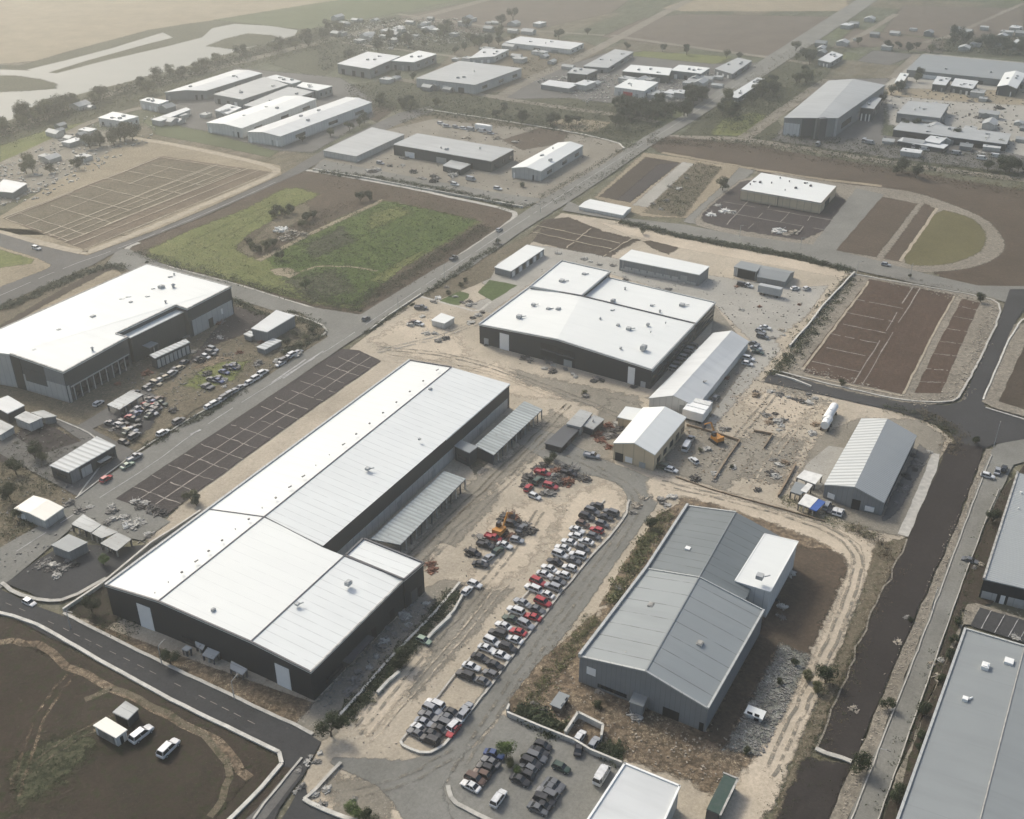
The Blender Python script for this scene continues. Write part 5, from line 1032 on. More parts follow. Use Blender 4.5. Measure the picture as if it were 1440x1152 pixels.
def carrow(p0, p1, n, where, group, ang, cols, kinds=('sedan', 'sedan', 'hatch', 'suv'), skip=.05, jit=.18, over={}, detail=2):
    a, b_ = P(*p0), P(*p1)
    for i in range(n):
        if rnd.random() < skip and i not in over: continue
        t = (i + .5) / n; x = a[0] + (b_[0] - a[0]) * t + rnd.gauss(0, jit); y = a[1] + (b_[1] - a[1]) * t + rnd.gauss(0, jit)
        # back to pixel for car()
        dep = y * math.cos(PITCH) + CH * math.sin(PITCH); up = y * math.sin(PITCH) - CH * math.cos(PITCH)
        col = over.get(i, rnd.choice(cols)); k = rnd.choice(kinds)
        car(720 + FP * x / dep, 576 - FP * up / dep, k, col, ang + rnd.gauss(0, .05) + (math.pi if rnd.random() < .5 else 0), detail, where=where, group=group)
MIX = ['black'] * 10 + ['grey'] * 6 + ['silver'] * 3 + ['white', 'white', 'white', 'black', 'dark green', 'brown']
G1_ = 'cars in the long double row'
carrow((651, 959), (842, 711), 25, 'left file of the long double row', G1_, aB, MIX + ['white'], over={0: 'black', 1: 'white', 3: 'white', 6: 'white', 8: 'white', 12: 'red', 17: 'white', 21: 'brown'})
carrow((674, 968), (861, 720), 25, 'right file of the long double row', G1_, aB, MIX, over={3: 'white', 6: 'red', 8: 'red', 10: 'red', 12: 'silver', 17: 'white', 21: 'red'})
G2_ = 'cars in the walled end of the double row'
carrow((583, 1040), (614, 991), 6, 'left file of the kerbed end island', G2_, aB, MIX, over={1: 'white', 4: 'silver', 5: 'white'}, skip=0)
carrow((603, 1048), (636, 1001), 6, 'right file of the kerbed end island', G2_, aB, ['black', 'black', 'grey'], skip=0)
carrow((634, 1037), (656, 997), 4, 'lane-side file of the kerbed end island', G2_, aA, ['silver', 'white', 'silver'], over={0: 'red'}, skip=0)
G3_ = 'cars in the lower grey car park'
carrow((660, 1114), (697, 1062), 6, 'left row of the lower car park', G3_, aB, ['black', 'black', 'grey', 'black', 'brown'], over={0: 'white', 5: 'blue'}, skip=0)
carrow((729, 1106), (764, 1048), 7, 'middle row of the lower car park', G3_, aB, ['black', 'black', 'black', 'grey'], skip=0)
carrow((753, 1146), (781, 1101), 6, 'right row of the lower car park', G3_, aB, ['black', 'grey', 'black'], skip=0)
car(701, 1127, 'suv', 'white', aA, label='white jeep parked alone between the rows of the lower car park')
car(789, 1083, 'hatch', 'dark green', aB, label='dark green hatchback alone on open grey ground, right of the middle row')
car(846, 1095, 'van', 'white', aA, label='white van parked beside the white bottom warehouse')
car(815, 1040, 'hatch', 'white', aA, label='white hatchback inside the small pale-walled enclosure'); car(835, 1049, 'hatch', 'silver', aA, label='silver hatchback beside the small pale-walled enclosure'); car(814, 1056, 'sedan', 'black', aA + .3, label='black saloon just outside the small pale-walled enclosure')
car(200, 1037, 'suv', 'white', aA - .08, label='long white estate jeep on dark soil beside the two field huts'); car(238, 1057, 'suv', 'white', aA + .05, label='short white jeep on dark soil, farther from the two field huts')
car(52, 352, 'suv', 'white', aB, label='white jeep driving at the far left road junction'); car(42, 850, 'hatch', 'white', aB, label='white hatchback on the road beside the small black tarred lot')
car(638, 366, 'pickup', 'grey', aA, label='grey pickup driving on the main road beside the green field'); car(702, 326, 'hatch', 'silver', aA, label='silver hatchback on the main road at the far corner of the green field')
car(515, 451, 'hatch', 'grey', aA, label='grey hatchback on the main road at the near corner of the green field'); car(1245, 375, 'hatch', 'silver', aB, label='silver hatchback on the cross road below the oval')
car(592, 435, 'pickup', 'grey', aB + .4); car(583, 456, 'sedan', 'brown', aB + .2); car(590, 458, 'hatch', 'white', aB); car(832, 644, 'pickup', 'silver', aB + .2); car(657, 834, 'hatch', 'white', aA); car(668, 825, 'hatch', 'white', aB); car(596, 904, 'hatch', 'pale green', aB)
car(190, 647, 'pickup', 'silver', aA - .1); car(180, 658, 'sedan', 'pale green', aA - .1); car(150, 677, 'hatch', 'red', aA)
car(965, 632, 'van', 'white', aA + .1); car(970, 622, 'pickup', 'silver', aA); car(975, 651, 'hatch', 'white', aA + 1); car(930, 659, 'suv', 'dark green', aA + 1.5); car(944, 664, 'hatch', 'white', aB)
car(1052, 507, 'suv', 'white', aB); car(1051, 514, 'hatch', 'white', aB); car(1063, 492, 'sedan', 'silver', aB); car(1066, 498, 'sedan', 'dark green', aB); car(1060, 486, 'sedan', 'grey', aB); car(1072, 476, 'suv', 'grey', aB); car(1069, 468, 'hatch', 'silver', aB); car(1076, 463, 'sedan', 'white', aB); car(996, 571, 'suv', 'silver', aA); car(1006, 562, 'hatch', 'grey', aA)
car(1050, 404, 'pickup', 'white', aB); car(1044, 403, 'suv', 'black', aB); car(1118, 408, 'hatch', 'white', .3); car(1134, 408, 'hatch', 'white', .6); car(1174, 722, 'hatch', 'white', aA); car(1181, 724, 'hatch', 'white', aA); car(1162, 715, 'suv', 'silver', aA); car(1168, 720, 'sedan', 'black', aA)
car(1402, 666, 'sedan', 'silver', aA, label='silver saloon at the top of the right-hand lane'); car(1411, 663, 'hatch', 'black', aA, label='black hatchback at the top of the right-hand lane'); car(1388, 673, 'hatch', 'white', aB, label='white hatchback at the kerb of the right-hand lane')
car(1364, 791, 'sedan', 'grey', aB, label='grey saloon halfway down the right-hand lane')
for x, y, c, k in ((710, 770, 'white', 'sedan'), (687, 788, 'silver', 'sedan'), (676, 797, 'black', 'sedan'), (667, 781, 'black', 'hatch'), (694, 760, 'red', 'pickup'), (720, 741, 'black', 'suv'), (734, 746, 'grey', 'sedan'), (727, 763, 'silver', 'hatch'), (700, 778, 'dark green', 'hatch'), (683, 770, 'black', 'pickup'),
                   (763, 668, 'red', 'pickup'), (774, 687, 'red', 'suv'), (743, 689, 'red', 'hatch'), (757, 679, 'dark green', 'suv'), (800, 668, 'black', 'pickup'), (752, 701, 'white', 'hatch')):
    car(x, y, k, c, rnd.choice((aA, aB, aB)) + rnd.gauss(0, .2), group='vehicles among the scrap')
G4_ = 'vehicles around the left vehicle yard'
for x, y in ((230, 612), (252, 595), (295, 575), (303, 571), (311, 566), (317, 561), (325, 556), (331, 552), (339, 547), (352, 540), (361, 534), (370, 527), (395, 514), (400, 510), (406, 506), (412, 502), (420, 498)):
    car(x, y, rnd.choice(('hatch', 'sedan', 'suv')), rnd.choice(('white', 'white', 'white', 'silver', 'grey')), aA - .08, 1, where='the kerbside file along the main road', group='cars parked along the main road kerb')
for x, y in ((207, 550), (220, 542), (235, 534), (247, 522), (254, 520), (212, 565), (190, 556), (260, 512), (280, 508), (290, 505), (180, 610), (190, 617), (157, 599), (243, 529), (212, 545), (226, 537), (139, 570), (175, 625), (300, 495), (297, 500)):
    car(x, y, rnd.choice(('hatch', 'sedan', 'suv')), rnd.choice(('white', 'silver', 'grey', 'beige', 'black')), rnd.choice((aA, aB)) + rnd.gauss(0, .1), 1, where='the crowded left vehicle yard', group=G4_)
for i in range(26):
    u, v_ = rnd.random(), rnd.random(); x = 160 + u * 62 + v_ * 12; y = 600 - u * 40 + v_ * 18
    car(x, y, rnd.choice(('hatch', 'sedan', 'sedan')), rnd.choice(('black', 'grey', 'black', 'dark green', 'silver', 'white', 'brown', 'red' if i < 12 else 'blue')), rnd.choice((aA, aB)) + rnd.gauss(0, .12), 1, where='the crowded left vehicle yard', group=G4_)
for i in range(10):
    t = i / 9; car(290 + 45 * t + rnd.gauss(0, 2), 548 - 34 * t + rnd.gauss(0, 2), 'sedan', rnd.choice(('dark green', 'black', 'blue', 'grey')), aB, 1, where='the dark row behind the yard lawn', group=G4_)
for i in range(9): car(884 + rnd.uniform(0, 130) * .55, 505 - i * 3 + 20 * 0, 'suv', 'silver', aB, 1) if False else None
for i in range(7):
    t = i / 6; car(949 + t * 28, 522 - t * 32, 'suv', rnd.choice(('silver', 'grey')), aB, 1, where='the strip between factory and white shed', group='cars beside the factory windows')
for x, y in ((629, 180), (641, 181), (652, 183), (662, 185), (678, 187), (690, 190), (620, 176), (662, 255), (640, 262), (500, 228), (700, 268), (535, 232)):
    car(x, y, 'van' if x in (678, 662) else 'suv', rnd.choice(('white', 'silver')), aB, 0, where='the walled estate yard', group='vehicles in the walled estate yard')
for x, y in ((1275, 205), (1285, 208), (1300, 212), (1215, 200), (1223, 203), (1345, 218), (1380, 225), (1400, 222), (1360, 205), (1150, 205)):
    car(x, y, 'van', rnd.choice(('white', 'silver')), rnd.choice((aA, aB)), 0, where='the yard of the huge grey works', group='vehicles by the huge grey works')
# trailers, tanks, containers, an excavator, a hut or two
def trailer(x, y, rz, label, L=7.5, mat='door', tank=False):
    p = P(x, y); r = empty('tank_trailer' if tank else 'box_trailer', (p[0], p[1], gz(p[0], p[1])), rz); tag(r, label, 'trailer')
    m = MB()
    if tank: m.cyl((0, 0, 2.0), 1.15, L, 'x', 14); m.cyl((0, 0, 3.15), .3, .3, 'z', 8)
    else: m.box((0, 0, 2.1), (L, 2.4, 2.5)); m.box((0, 0, 3.38), (L - .1, 2.3, .08))
    m.build('tank' if tank else 'box_body', M[mat], r)
    m = MB(); m.box((0, 0, .78), (L, .9, .2)); m.build('chassis', M['steel'], r)
    for sx in (-.36, -.2, .36):
        for sy in (-1, 1): mm = MB(); mm.cyl((sx * L, sy * 1.0, .45), .45, .3, 'y', 12); mm.build('wheel', M['rubber'], r)
    return r
trailer(1166, 590, aA, 'white tank trailer, larger of two parked behind the gabled hall', 8.5, tank=True); trailer(1161, 603, aA, 'short white tank trailer, nearer of two behind the gabled hall', 4.2, tank=True)
trailer(984, 580, aB, 'white box trailer, farthest of three behind the tan workshop', 6, 'ww'); trailer(979.5, 586, aB, 'white box trailer, middle of three behind the tan workshop', 6, 'door'); trailer(975, 592, aB, 'white box trailer, nearest of three behind the tan workshop', 6, 'door')
trailer(1082, 416, aB, 'flat grey box trailer on the concrete near the black-fronted shed', 8, 'metal'); trailer(680, 185.5, aB, 'white box trailer among the estate yard vehicles', 9, 'door')
def excavator(x, y, rz, label):
    p = P(x, y); r = empty('excavator', (p[0], p[1], gz(p[0], p[1])), rz); tag(r, label, 'excavator')
    for sy in (-1, 1):
        m = MB(); m.box((0, sy * 1.1, .42), (3.4, .55, .75), taper=.92); m.build('track', M['rubber'], r)
    m = MB(); m.box((-.3, 0, 1.35), (2.9, 2.3, .95), taper=.94); m.box((-1.4, 0, 1.5), (.7, 2.3, 1.1)); m.build('body', M['orange'], r)
    m = MB(); m.box((.5, .6, 2.2), (1.2, 1.0, 1.4), taper=.85); m.build('cab', M['glass'], r)
    m = MB(); m.bar((.9, -.3, 1.5), (3.2, -.3, 4.2), .28, 5); m.build('boom', M['orange'], r)
    m = MB(); m.bar((3.2, -.3, 4.2), (5.6, -.3, 2.4), .2, 5); m.build('arm', M['orange'], r)
    m = MB(); m.box((5.7, -.3, 1.8), (.8, 1.0, 1.1), 0, .3, .7); m.build('bucket', M['steel'], r)
excavator(1007, 622, aB + 2.6, 'orange excavator beside the brown fence in the rubble yard')
excavator(703, 752, aA, 'small yellow-orange digger among the scrap cars in the dirt yard') if True else None
def hut(x, y, rz, d, label, mat='ww', rm='rcream', name='hut'):
    p = P(x, y); r = empty(name, (p[0], p[1], 0), rz); tag(r, label, 'hut'); L, W_, H_ = d
    m = MB(); m.box((0, 0, H_ / 2 - .1), (L, W_, H_)); m.build('wall', M[mat], r)
    m = MB(); m.box((0, 0, H_ + .08), (L + .5, W_ + .5, .22)); m.build('roof', M[rm], r)
    m = MB(); m.box((L / 2 - .9, -W_ / 2 - .03, 1.0), (.9, .08, 2.0)); m.build('door', M['opening'], r)
    m = MB(); m.box((-L / 4, -W_ / 2 - .03, 1.5), (1.0, .08, .8)); m.build('window', M['glass'], r)
b = quad('field_hut', 'cream-roofed field hut, nearer of two on the dark mossy field', [(130.5, 1020), (163, 1038), (179, 1026), (149, 1008)], 2.7, 'ww', 'rcream', 'the cream-roofed field hut', cat='hut')
b.panel('opening', 0, .12, .88, .3, 2.2, 'junkg', .06); b.panel('door', 1, .3, .6, 0, 2.0, 'opening', .06)
b = quad('field_hut', 'grey-roofed field hut, farther of two on the dark mossy field', [(158, 1001.5), (179.5, 1012), (195, 996.5), (176.5, 985.5)], 2.5, 'wd', 'rold', cat='hut')
b.panel('opening', 0, .1, .9, 0, 1.9, 'opening', .06)
hut(1061, 1009, aB, (3.0, 1.9, 1.2), 'small white-topped hut on the grey gravel bed', 'ww', 'rwp'); hut(787, 994, aA, (3.4, 1.8, 1.6), 'small brown-grey hut on rubble between the wall and grey hall', 'wb', 'rgs')
p = P(1013, 1131); r = empty('shipping_container', p, aA); tag(r, 'dark green container with a pale frame near the bottom edge', 'container')
m = MB(); m.box((0, 0, 1.3), (8.5, 2.3, 2.6)); m.build('body', M['paint dark green'], r)
m = MB(); m.box((0, -1.3, 2.6), (8.9, .35, .25)); m.box((4.4, 0, 2.6), (.35, 2.7, .25)); m.build('frame', M['junkp'], r)
m = MB(); m.box((-4.3, 0, 1.3), (.08, 2.1, 2.3)); m.build('door', M['steel'], r)
# lean-to shelters in front of the long warehouse
for q, l in (([(255, 913), (262, 916), (270, 911), (262, 907)], 'tiny dark lean-to against the long warehouse front'), ([(275, 908), (285, 914), (289, 906), (274, 900)], 'tilted pale panel lean-to at the long warehouse front'),
             ([(284, 921), (300, 927), (309, 917), (292, 910)], 'grey tin lean-to, middle of the long warehouse front'), ([(323, 940), (341, 949), (348, 941), (325, 929)], 'grey tin lean-to, rightmost of the long warehouse front')):
    canopy(l, q, 1.7, 2.2, 'rold', 2)
# ---- scrap heaps and loose things
def heap(kind, k, R_=1.6):
    rr = random.Random(k); m = MB()
    for _ in range(26):
        a = rr.uniform(0, 6.28); d = rr.random() ** .7 * R_; h = max(.1, (1 - d / R_) * .9) * rr.uniform(.3, 1)
        m.box((d * math.cos(a), d * math.sin(a), h), (rr.uniform(.3, 1.5), rr.uniform(.15, .7), rr.uniform(.1, .45)), rr.uniform(0, 3), rr.uniform(-.4, .4))
    for _ in range(6):
        a = rr.uniform(0, 6.28); m.bar((rr.uniform(-1, 1), rr.uniform(-1, 1), .2), (1.6 * math.cos(a), 1.6 * math.sin(a), rr.uniform(.2, 1.6)), .06, 3)
    return m.mesh('scrap_heap', M[kind])
HEAPS = {k: [heap(k, i * 7 + j) for i in range(3)] for j, k in enumerate(('junkp', 'junkd', 'junkr', 'junkg', 'wood', 'tarpw', 'stone'))}
HN = dict(junkp='pale scrap heap', junkd='dark scrap heap', junkr='rusty scrap heap', junkg='grey scrap heap', wood='timber heap', tarpw='white sheeting heap', stone='pale rubble heap')
def heaps(pts, kinds, s0=.6, s1=1.2):
    for q in pts:
        k = rnd.choice(kinds); p = P(q[0], q[1]); me = rnd.choice(HEAPS[k]); o = bpy.data.objects.new('scrap_heap', me); COL.objects.link(o)
        s_ = rnd.uniform(s0, s1); o.location = (p[0], p[1], gz(p[0], p[1]) + .02); o.rotation_euler = (0, 0, rnd.uniform(0, 6)); o.scale = (s_, s_, s_ * rnd.uniform(.6, 1.1))
        o['category'] = 'heap'; o['group'] = 'heaps of scrap and rubble in the yards'; AUTO.append((o, HN[k], p))
def area(poly_, n):
    out = []; xs = [p[0] for p in poly_]; ys = [p[1] for p in poly_]
    while len(out) < n:
        x, y = rnd.uniform(min(xs), max(xs)), rnd.uniform(min(ys), max(ys)); c = False; j = len(poly_) - 1
        for i in range(len(poly_)):
            (xi, yi), (xj, yj) = poly_[i], poly_[j]
            if (yi > y) != (yj > y) and x < (xj - xi) * (y - yi) / (yj - yi) + xi: c = not c
            j = i
        if c: out.append((x, y))
    return out
heaps([(790, 655), (797, 660), (782, 664), (806, 663), (776, 672), (814, 672), (791, 672), (769, 695), (757, 660), (745, 674), (738, 684), (822, 675), (784, 681), (798, 679), (765, 655)], ['junkd', 'junkd', 'junkr', 'junkd', 'junkg'], .8, 1.3)
heaps([(709, 728), (718, 728), (727, 736), (740, 740), (744, 748), (731, 752), (705, 762), (680, 760), (672, 755), (661, 778), (698, 770), (716, 756), (722, 732)], ['junkd', 'junkr', 'junkd', 'junkg'], .7, 1.2)
heaps([(605, 795), (608, 803)], ['junkr', 'wood'], .8, 1)
heaps([(1076, 585), (1085, 590), (1093, 594), (1099, 600), (1102, 592), (1090, 583), (1081, 596), (1095, 606), (1108, 560), (1118, 563), (1127, 566), (1136, 568), (1062, 557), (1064, 553), (1083, 552), (1146, 597), (1141, 610), (1088, 648), (1095, 655), (1103, 652), (1084, 667), (1090, 671), (1031, 659), (1065, 690), (978, 674), (1006, 668), (1004, 677), (994, 633), (1021, 605), (1136, 555), (1146, 561), (1097, 556)], ['junkg', 'junkp', 'wood', 'junkd', 'junkp'], .5, 1.0)
heaps([(886, 590), (878, 597), (870, 604), (862, 608), (855, 600), (846, 606), (867, 615), (873, 590), (893, 586), (858, 615), (850, 612), (866, 597), (845, 620), (840, 612), (856, 630)], ['junkg', 'junkd', 'junkr', 'junkp'], .6, 1.1)
heaps([(745, 508), (738, 505), (771, 510), (778, 515), (766, 519), (776, 523), (806, 527), (809, 531), (795, 520), (840, 533), (845, 536), (835, 537), (823, 558), (902, 541), (891, 545), (684, 486)], ['junkd', 'junkg', 'junkd', 'junkp'], .5, 1.0)
heaps([(618, 480), (626, 477), (611, 470), (600, 470), (594, 446), (577, 458), (665, 448), (672, 444), (662, 455), (678, 440), (660, 425), (668, 428), (700, 345), (785, 357), (822, 365), (830, 369), (843, 373), (862, 374), (880, 395), (878, 390), (905, 412), (925, 406), (940, 408), (960, 400)], ['junkp', 'junkg', 'junkp', 'junkd'], .5, 1.0)
heaps([(610, 425), (616, 420), (650, 426), (660, 430), (640, 418), (628, 405)], ['junkp', 'tarpw', 'junkg'], .5, .9)
heaps([(450, 1060), (437, 1066), (445, 1072), (432, 1075), (420, 1085), (425, 1108), (415, 1115), (443, 1118), (460, 1112), (498, 1125), (452, 1134)], ['junkp', 'junkg', 'junkp'], .3, .6)
heaps([(533, 912), (540, 905), (547, 885), (555, 895), (568, 875), (575, 880), (530, 925), (520, 940), (500, 960), (490, 975), (570, 868), (600, 850), (610, 845), (505, 948)], ['junkg', 'junkp', 'junkg'], .4, .9)
heaps([(895, 712), (905, 702), (915, 700), (930, 705), (938, 712), (945, 700), (888, 722), (870, 830), (830, 952), (845, 960), (856, 955), (862, 966), (871, 970), (842, 973), (880, 978), (895, 1010), (950, 1010), (1112, 808), (1100, 855), (1090, 845), (1098, 870), (750, 990), (765, 1002)], ['junkg', 'junkp', 'stone', 'junkd'], .4, .9)
heaps(area([(60, 690), (130, 735), (220, 770), (230, 740), (160, 710), (110, 700)], 10), ['junkp', 'junkg'], .5, .9)
heaps([(60, 798), (68, 803), (76, 797), (85, 805), (92, 800), (100, 798), (80, 812), (95, 790), (70, 790), (105, 796)], ['junkg', 'junkd', 'junkp'], .4, .8)
heaps(area([(170, 500), (280, 445), (330, 430), (420, 500), (330, 540), (230, 600), (150, 620)], 30), ['junkp', 'junkg', 'junkr', 'junkd'], .5, 1.1)
heaps([(197, 715), (210, 722), (220, 726), (230, 722), (203, 710), (215, 716), (190, 708)], ['junkg', 'junkd', 'junkp'], .6, 1)
heaps(area([(160, 742), (176, 752), (190, 742), (170, 728), (155, 732)], 6), ['junkp', 'tarpw'], .6, 1.1)
heaps(area([(1008, 408), (1060, 400), (1120, 420), (1150, 400), (1170, 410), (1140, 450), (1090, 505), (1010, 560), (1030, 470)], 10), ['junkg', 'junkp', 'junkr', 'stone'], .35, .8)
heaps(area([(620, 232), (560, 222), (540, 205), (505, 240), (640, 262), (690, 262), (680, 245)], 14), ['junkg', 'junkd', 'junkp'], .8, 1.6)
heaps(area([(600, 168), (700, 180), (740, 200), (700, 205), (600, 185)], 8), ['junkg', 'junkp', 'stone'], .8, 1.6)
heaps(area([(1250, 125), (1400, 125), (1440, 150), (1420, 225), (1240, 200), (1240, 160)], 16), ['junkg', 'junkp', 'junkd'], .9, 1.8)
heaps(area([(760, 110), (1000, 110), (960, 140), (830, 140)], 16), ['junkg', 'junkp'], .9, 1.8)
heaps(area([(480, 30), (640, 30), (640, 60), (500, 68)], 8), ['junkp', 'junkg'], 1, 2)
heaps([(425, 331), (410, 330), (402, 337), (395, 325)], ['tarpw', 'stone'], 1.2, 1.8)
heaps([(1105, 330), (1118, 328), (1095, 326), (1020, 298), (1000, 303), (1010, 290), (1030, 300)], ['tarpw', 'stone', 'junkp'], 1.0, 1.6)
heaps(area([(940, 240), (1000, 240), (950, 300), (910, 295)], 6), ['junkg', 'junkp'], .6, 1.2)
heaps([(1308, 637), (1200, 1000), (1275, 870), (1262, 905), (1310, 935), (1318, 955), (1322, 930), (1255, 1000), (1370, 800), (1378, 795), (1420, 795), (1430, 900), (1425, 897), (1150, 690)], ['junkp', 'stone', 'junkg'], .3, .7)
heaps(area([(1285, 640), (1300, 650), (1262, 715), (1246, 722)], 12), ['junkg', 'junkd'], .4, .8)
heaps(area([(140, 50 + 120), (200, 190), (120, 230), (30, 240), (60, 200)], 6), ['junkp', 'stone'], .8, 1.6)
# ---- walls and fences
def wallline(name, px, h, wd, mat, label, cat='wall', posts=0):
    pts = wig(px, 6, .06, 0); r = empty(name, (pts[0][0], pts[0][1], 0)); tag(r, label, cat); m = MB()
    q = [(x - pts[0][0], y - pts[0][1]) for x, y in pts]; ribbon(m, q, wd, 0, h); m.build('wall_body' if not posts else 'rail', M[mat], r)
    m = MB(); ribbon(m, q, wd * 1.35, h, .08); m.build('coping', M['kerbw' if mat != 'wood' else 'wood'], r)
    return r
wallline('boundary_wall', [(90, 861), (146, 823.5), (213, 768), (283, 722)], 1.0, .35, 'kerbw', 'low white wall running along the left side of the long warehouse')
wallline('boundary_wall', [(1201, 386), (1155, 435), (1135, 462), (1110, 490)], 1.1, .4, 'kerbw', 'low white wall along the weedy gully beside the bay plots')
wallline('boundary_wall', [(713, 1008), (760, 1028), (807, 1047), (830, 1061), (874, 1079)], 1.3, .3, 'wl', 'pale wall between the lower car park and the rubble ground')
wallline('boundary_wall', [(713, 1006), (716, 998)], 1.5, .3, 'wl', 'short return of the pale car park wall')
wallline('enclosure_wall', [(795, 1037), (812, 1010), (848, 1027), (845, 1043)], 1.6, .35, 'kerbw', 'thick cream U-shaped wall enclosing two parked cars')
wallline('garden_wall', [(646, 822), (612, 864), (545, 934), (470, 1018)], .7, .4, 'kerbw', 'long low pale wall on the warehouse side of the dark hedge strip')
wallline('garden_wall', [(634, 869), (612, 890), (598, 905)], .8, .5, 'kerbw', 'short pale wall on the yard side of the hedge strip, farther piece')
wallline('garden_wall', [(562, 948), (545, 962), (531, 978)], .8, .5, 'kerbw', 'short pale wall on the yard side of the hedge strip, nearer piece')
wallline('garden_wall', [(652, 838), (638, 862), (628, 872)], .7, .35, 'kerbw', 'short pale wall at the far end of the hedge strip beside white cars')
wallline('yard_fence', [(965, 600), (1003, 610), (1040, 622), (1022, 648), (1004, 677)], .8, .2, 'wood', 'brown timber fence bending round the rubble yard', 'fence')
wallline('yard_fence', [(1060, 608), (1086, 613), (1074, 632)], .8, .2, 'wood', 'short brown timber fence in the middle of the rubble yard', 'fence')
wallline('yard_fence', [(1119, 655), (1107, 676), (1094, 700)], .9, .3, 'wood', 'brown fence beside the weedy gully left of the tarpaulin shelters', 'fence')
wallline('yard_fence', [(950, 672), (1000, 690), (1100, 718), (1160, 735)], .5, .15, 'wood', 'low brown fence along the upper edge of the pale track', 'fence')
wallline('boundary_wall', [(1090, 529), (1115, 536), (1140, 546)], .8, .4, 'kerbw', 'short pale wall beside the dark road under the bay plots')
wallline('boundary_wall', [(592, 415), (545, 446), (520, 466)], .5, .3, 'kerb', 'low grey wall between the main road and the dirt yard')
wallline('estate_wall', [(440, 240), (500, 250), (620, 272), (735, 293)], .9, .4, 'kerbw', 'pale front wall of the estate yard beyond the green field')
# street lamps and poles
def pole(x, y, h, label, cat='pole'):
    p = P(x, y); r = empty('street_lamp', (p[0], p[1], 0), rnd.choice((aA, aB))); tag(r, label, cat, 'street lamps and poles')
    m = MB(); m.cyl((0, 0, h / 2), .11, h, 'z', 6, .06); m.build('post', M['metal'], r)
    m = MB(); m.bar((0, 0, h - .1), (1.4, 0, h + .25), .05, 4); m.build('arm', M['metal'], r)
    m = MB(); m.box((1.6, 0, h + .25), (.7, .25, .12)); m.build('lamp_head', M['junkg'], r)
for x, y, h in ((1397, 630, 7), (1279, 392, 5), (1204, 386, 5), (228, 935, 5), (700, 345, 5), (625, 392, 5), (560, 435, 5), (760, 300, 5), (850, 250, 5), (1125, 352, 5), (1040, 334, 5), (1310, 860, 5), (1230, 1080, 5), (330, 985, 5), (100, 885, 5)):
    p = P(x, y); pole(x, y, h, 'x'); o = COL.objects[-4] if False else None
for o in [o for o in COL.objects if o.get('label') == 'x']: del o['label']; AUTO.append((o, 'slim grey street lamp', o.location))
# ================================================================ VEGETATION
def crown(seed, n, R_, H_, lf, lobes=7):
    """many small leaf faces in clumps spread through the crown's volume"""
    rr = random.Random(seed); m = MB(); L = []
    for _ in range(lobes):
        a = rr.uniform(0, 6.28); d = rr.uniform(.1, .62) * R_; L.append((d * math.cos(a), d * math.sin(a), rr.uniform(.3, .95) * H_, rr.uniform(.32, .55) * R_))
    for _ in range(n):
        c = rr.choice(L); u = Vector((rr.gauss(0, 1), rr.gauss(0, 1), rr.gauss(0, 1))).normalized() * c[3] * rr.uniform(.55, 1.08) ; u.z *= .8
        p = Vector((c[0], c[1], c[2])) + u
        if p.z < .12 * H_: p.z = .12 * H_ + rr.random() * .2 * H_
        nrm = (u.normalized() + Vector((rr.gauss(0, .5), rr.gauss(0, .5), rr.gauss(.3, .5)))).normalized(); t = nrm.orthogonal().normalized(); s_ = nrm.cross(t); k = lf * rr.uniform(.6, 1.3)
        th = rr.uniform(0, 3.1); t2 = t * math.cos(th) + s_ * math.sin(th); s2 = nrm.cross(t2)
        m.add([p - t2 * k, p - s2 * k * .55, p + t2 * k, p + s2 * k * .55], [(0, 1, 2, 3)])
    return m
def trunk(seed, R_, H_, base):
    rr = random.Random(seed); m = MB(); m.cyl((0, 0, base / 2), .045 * H_ + .06, base + .1, 'z', 7, .03 * H_ + .04)
    for _ in range(6):
        a = rr.uniform(0, 6.28); m.bar((0, 0, base * .8), (R_ * .5 * math.cos(a), R_ * .5 * math.sin(a), base + H_ * rr.uniform(.3, .7)), .02 * H_ + .02, 5)
    return m
TREES = []
for k in range(6):
    cr = crown(k, 2600, 2.6, 3.6, .15, 9); tr = trunk(k, 2.6, 3.0, 1.3)
    for v_ in range(len(cr.v)): x, y, z = cr.v[v_]; cr.v[v_] = (x, y, z + .9)
    TREES.append((cr, tr))
LM = {}
def tree(x, y, s, mat='leafd', desc=None, kind='tree', low=False):
    k = rnd.randrange(6); key = (k, mat)
    if key not in LM: LM[key] = TREES[k][0].mesh('crown', M[mat])
    if ('t', k) not in LM: LM[('t', k)] = TREES[k][1].mesh('trunk', M['bark'])
    p = P(x, y); r = empty(kind, (p[0], p[1], 0 if not low else -.5 * s), rnd.uniform(0, 6)); r.scale = (s, s, s * rnd.uniform(.8, 1.05))
    put('crown', LM[key], r); put('trunk' if kind == 'tree' else 'stem', LM[('t', k)], r)
    r['category'] = kind; r['group'] = 'scattered trees' if kind == 'tree' else 'scattered bushes'
    AUTO.append((r, desc or {'leafd': 'dark green ', 'leafm': 'bright green ', 'leafo': 'olive '}[mat] + kind, p))
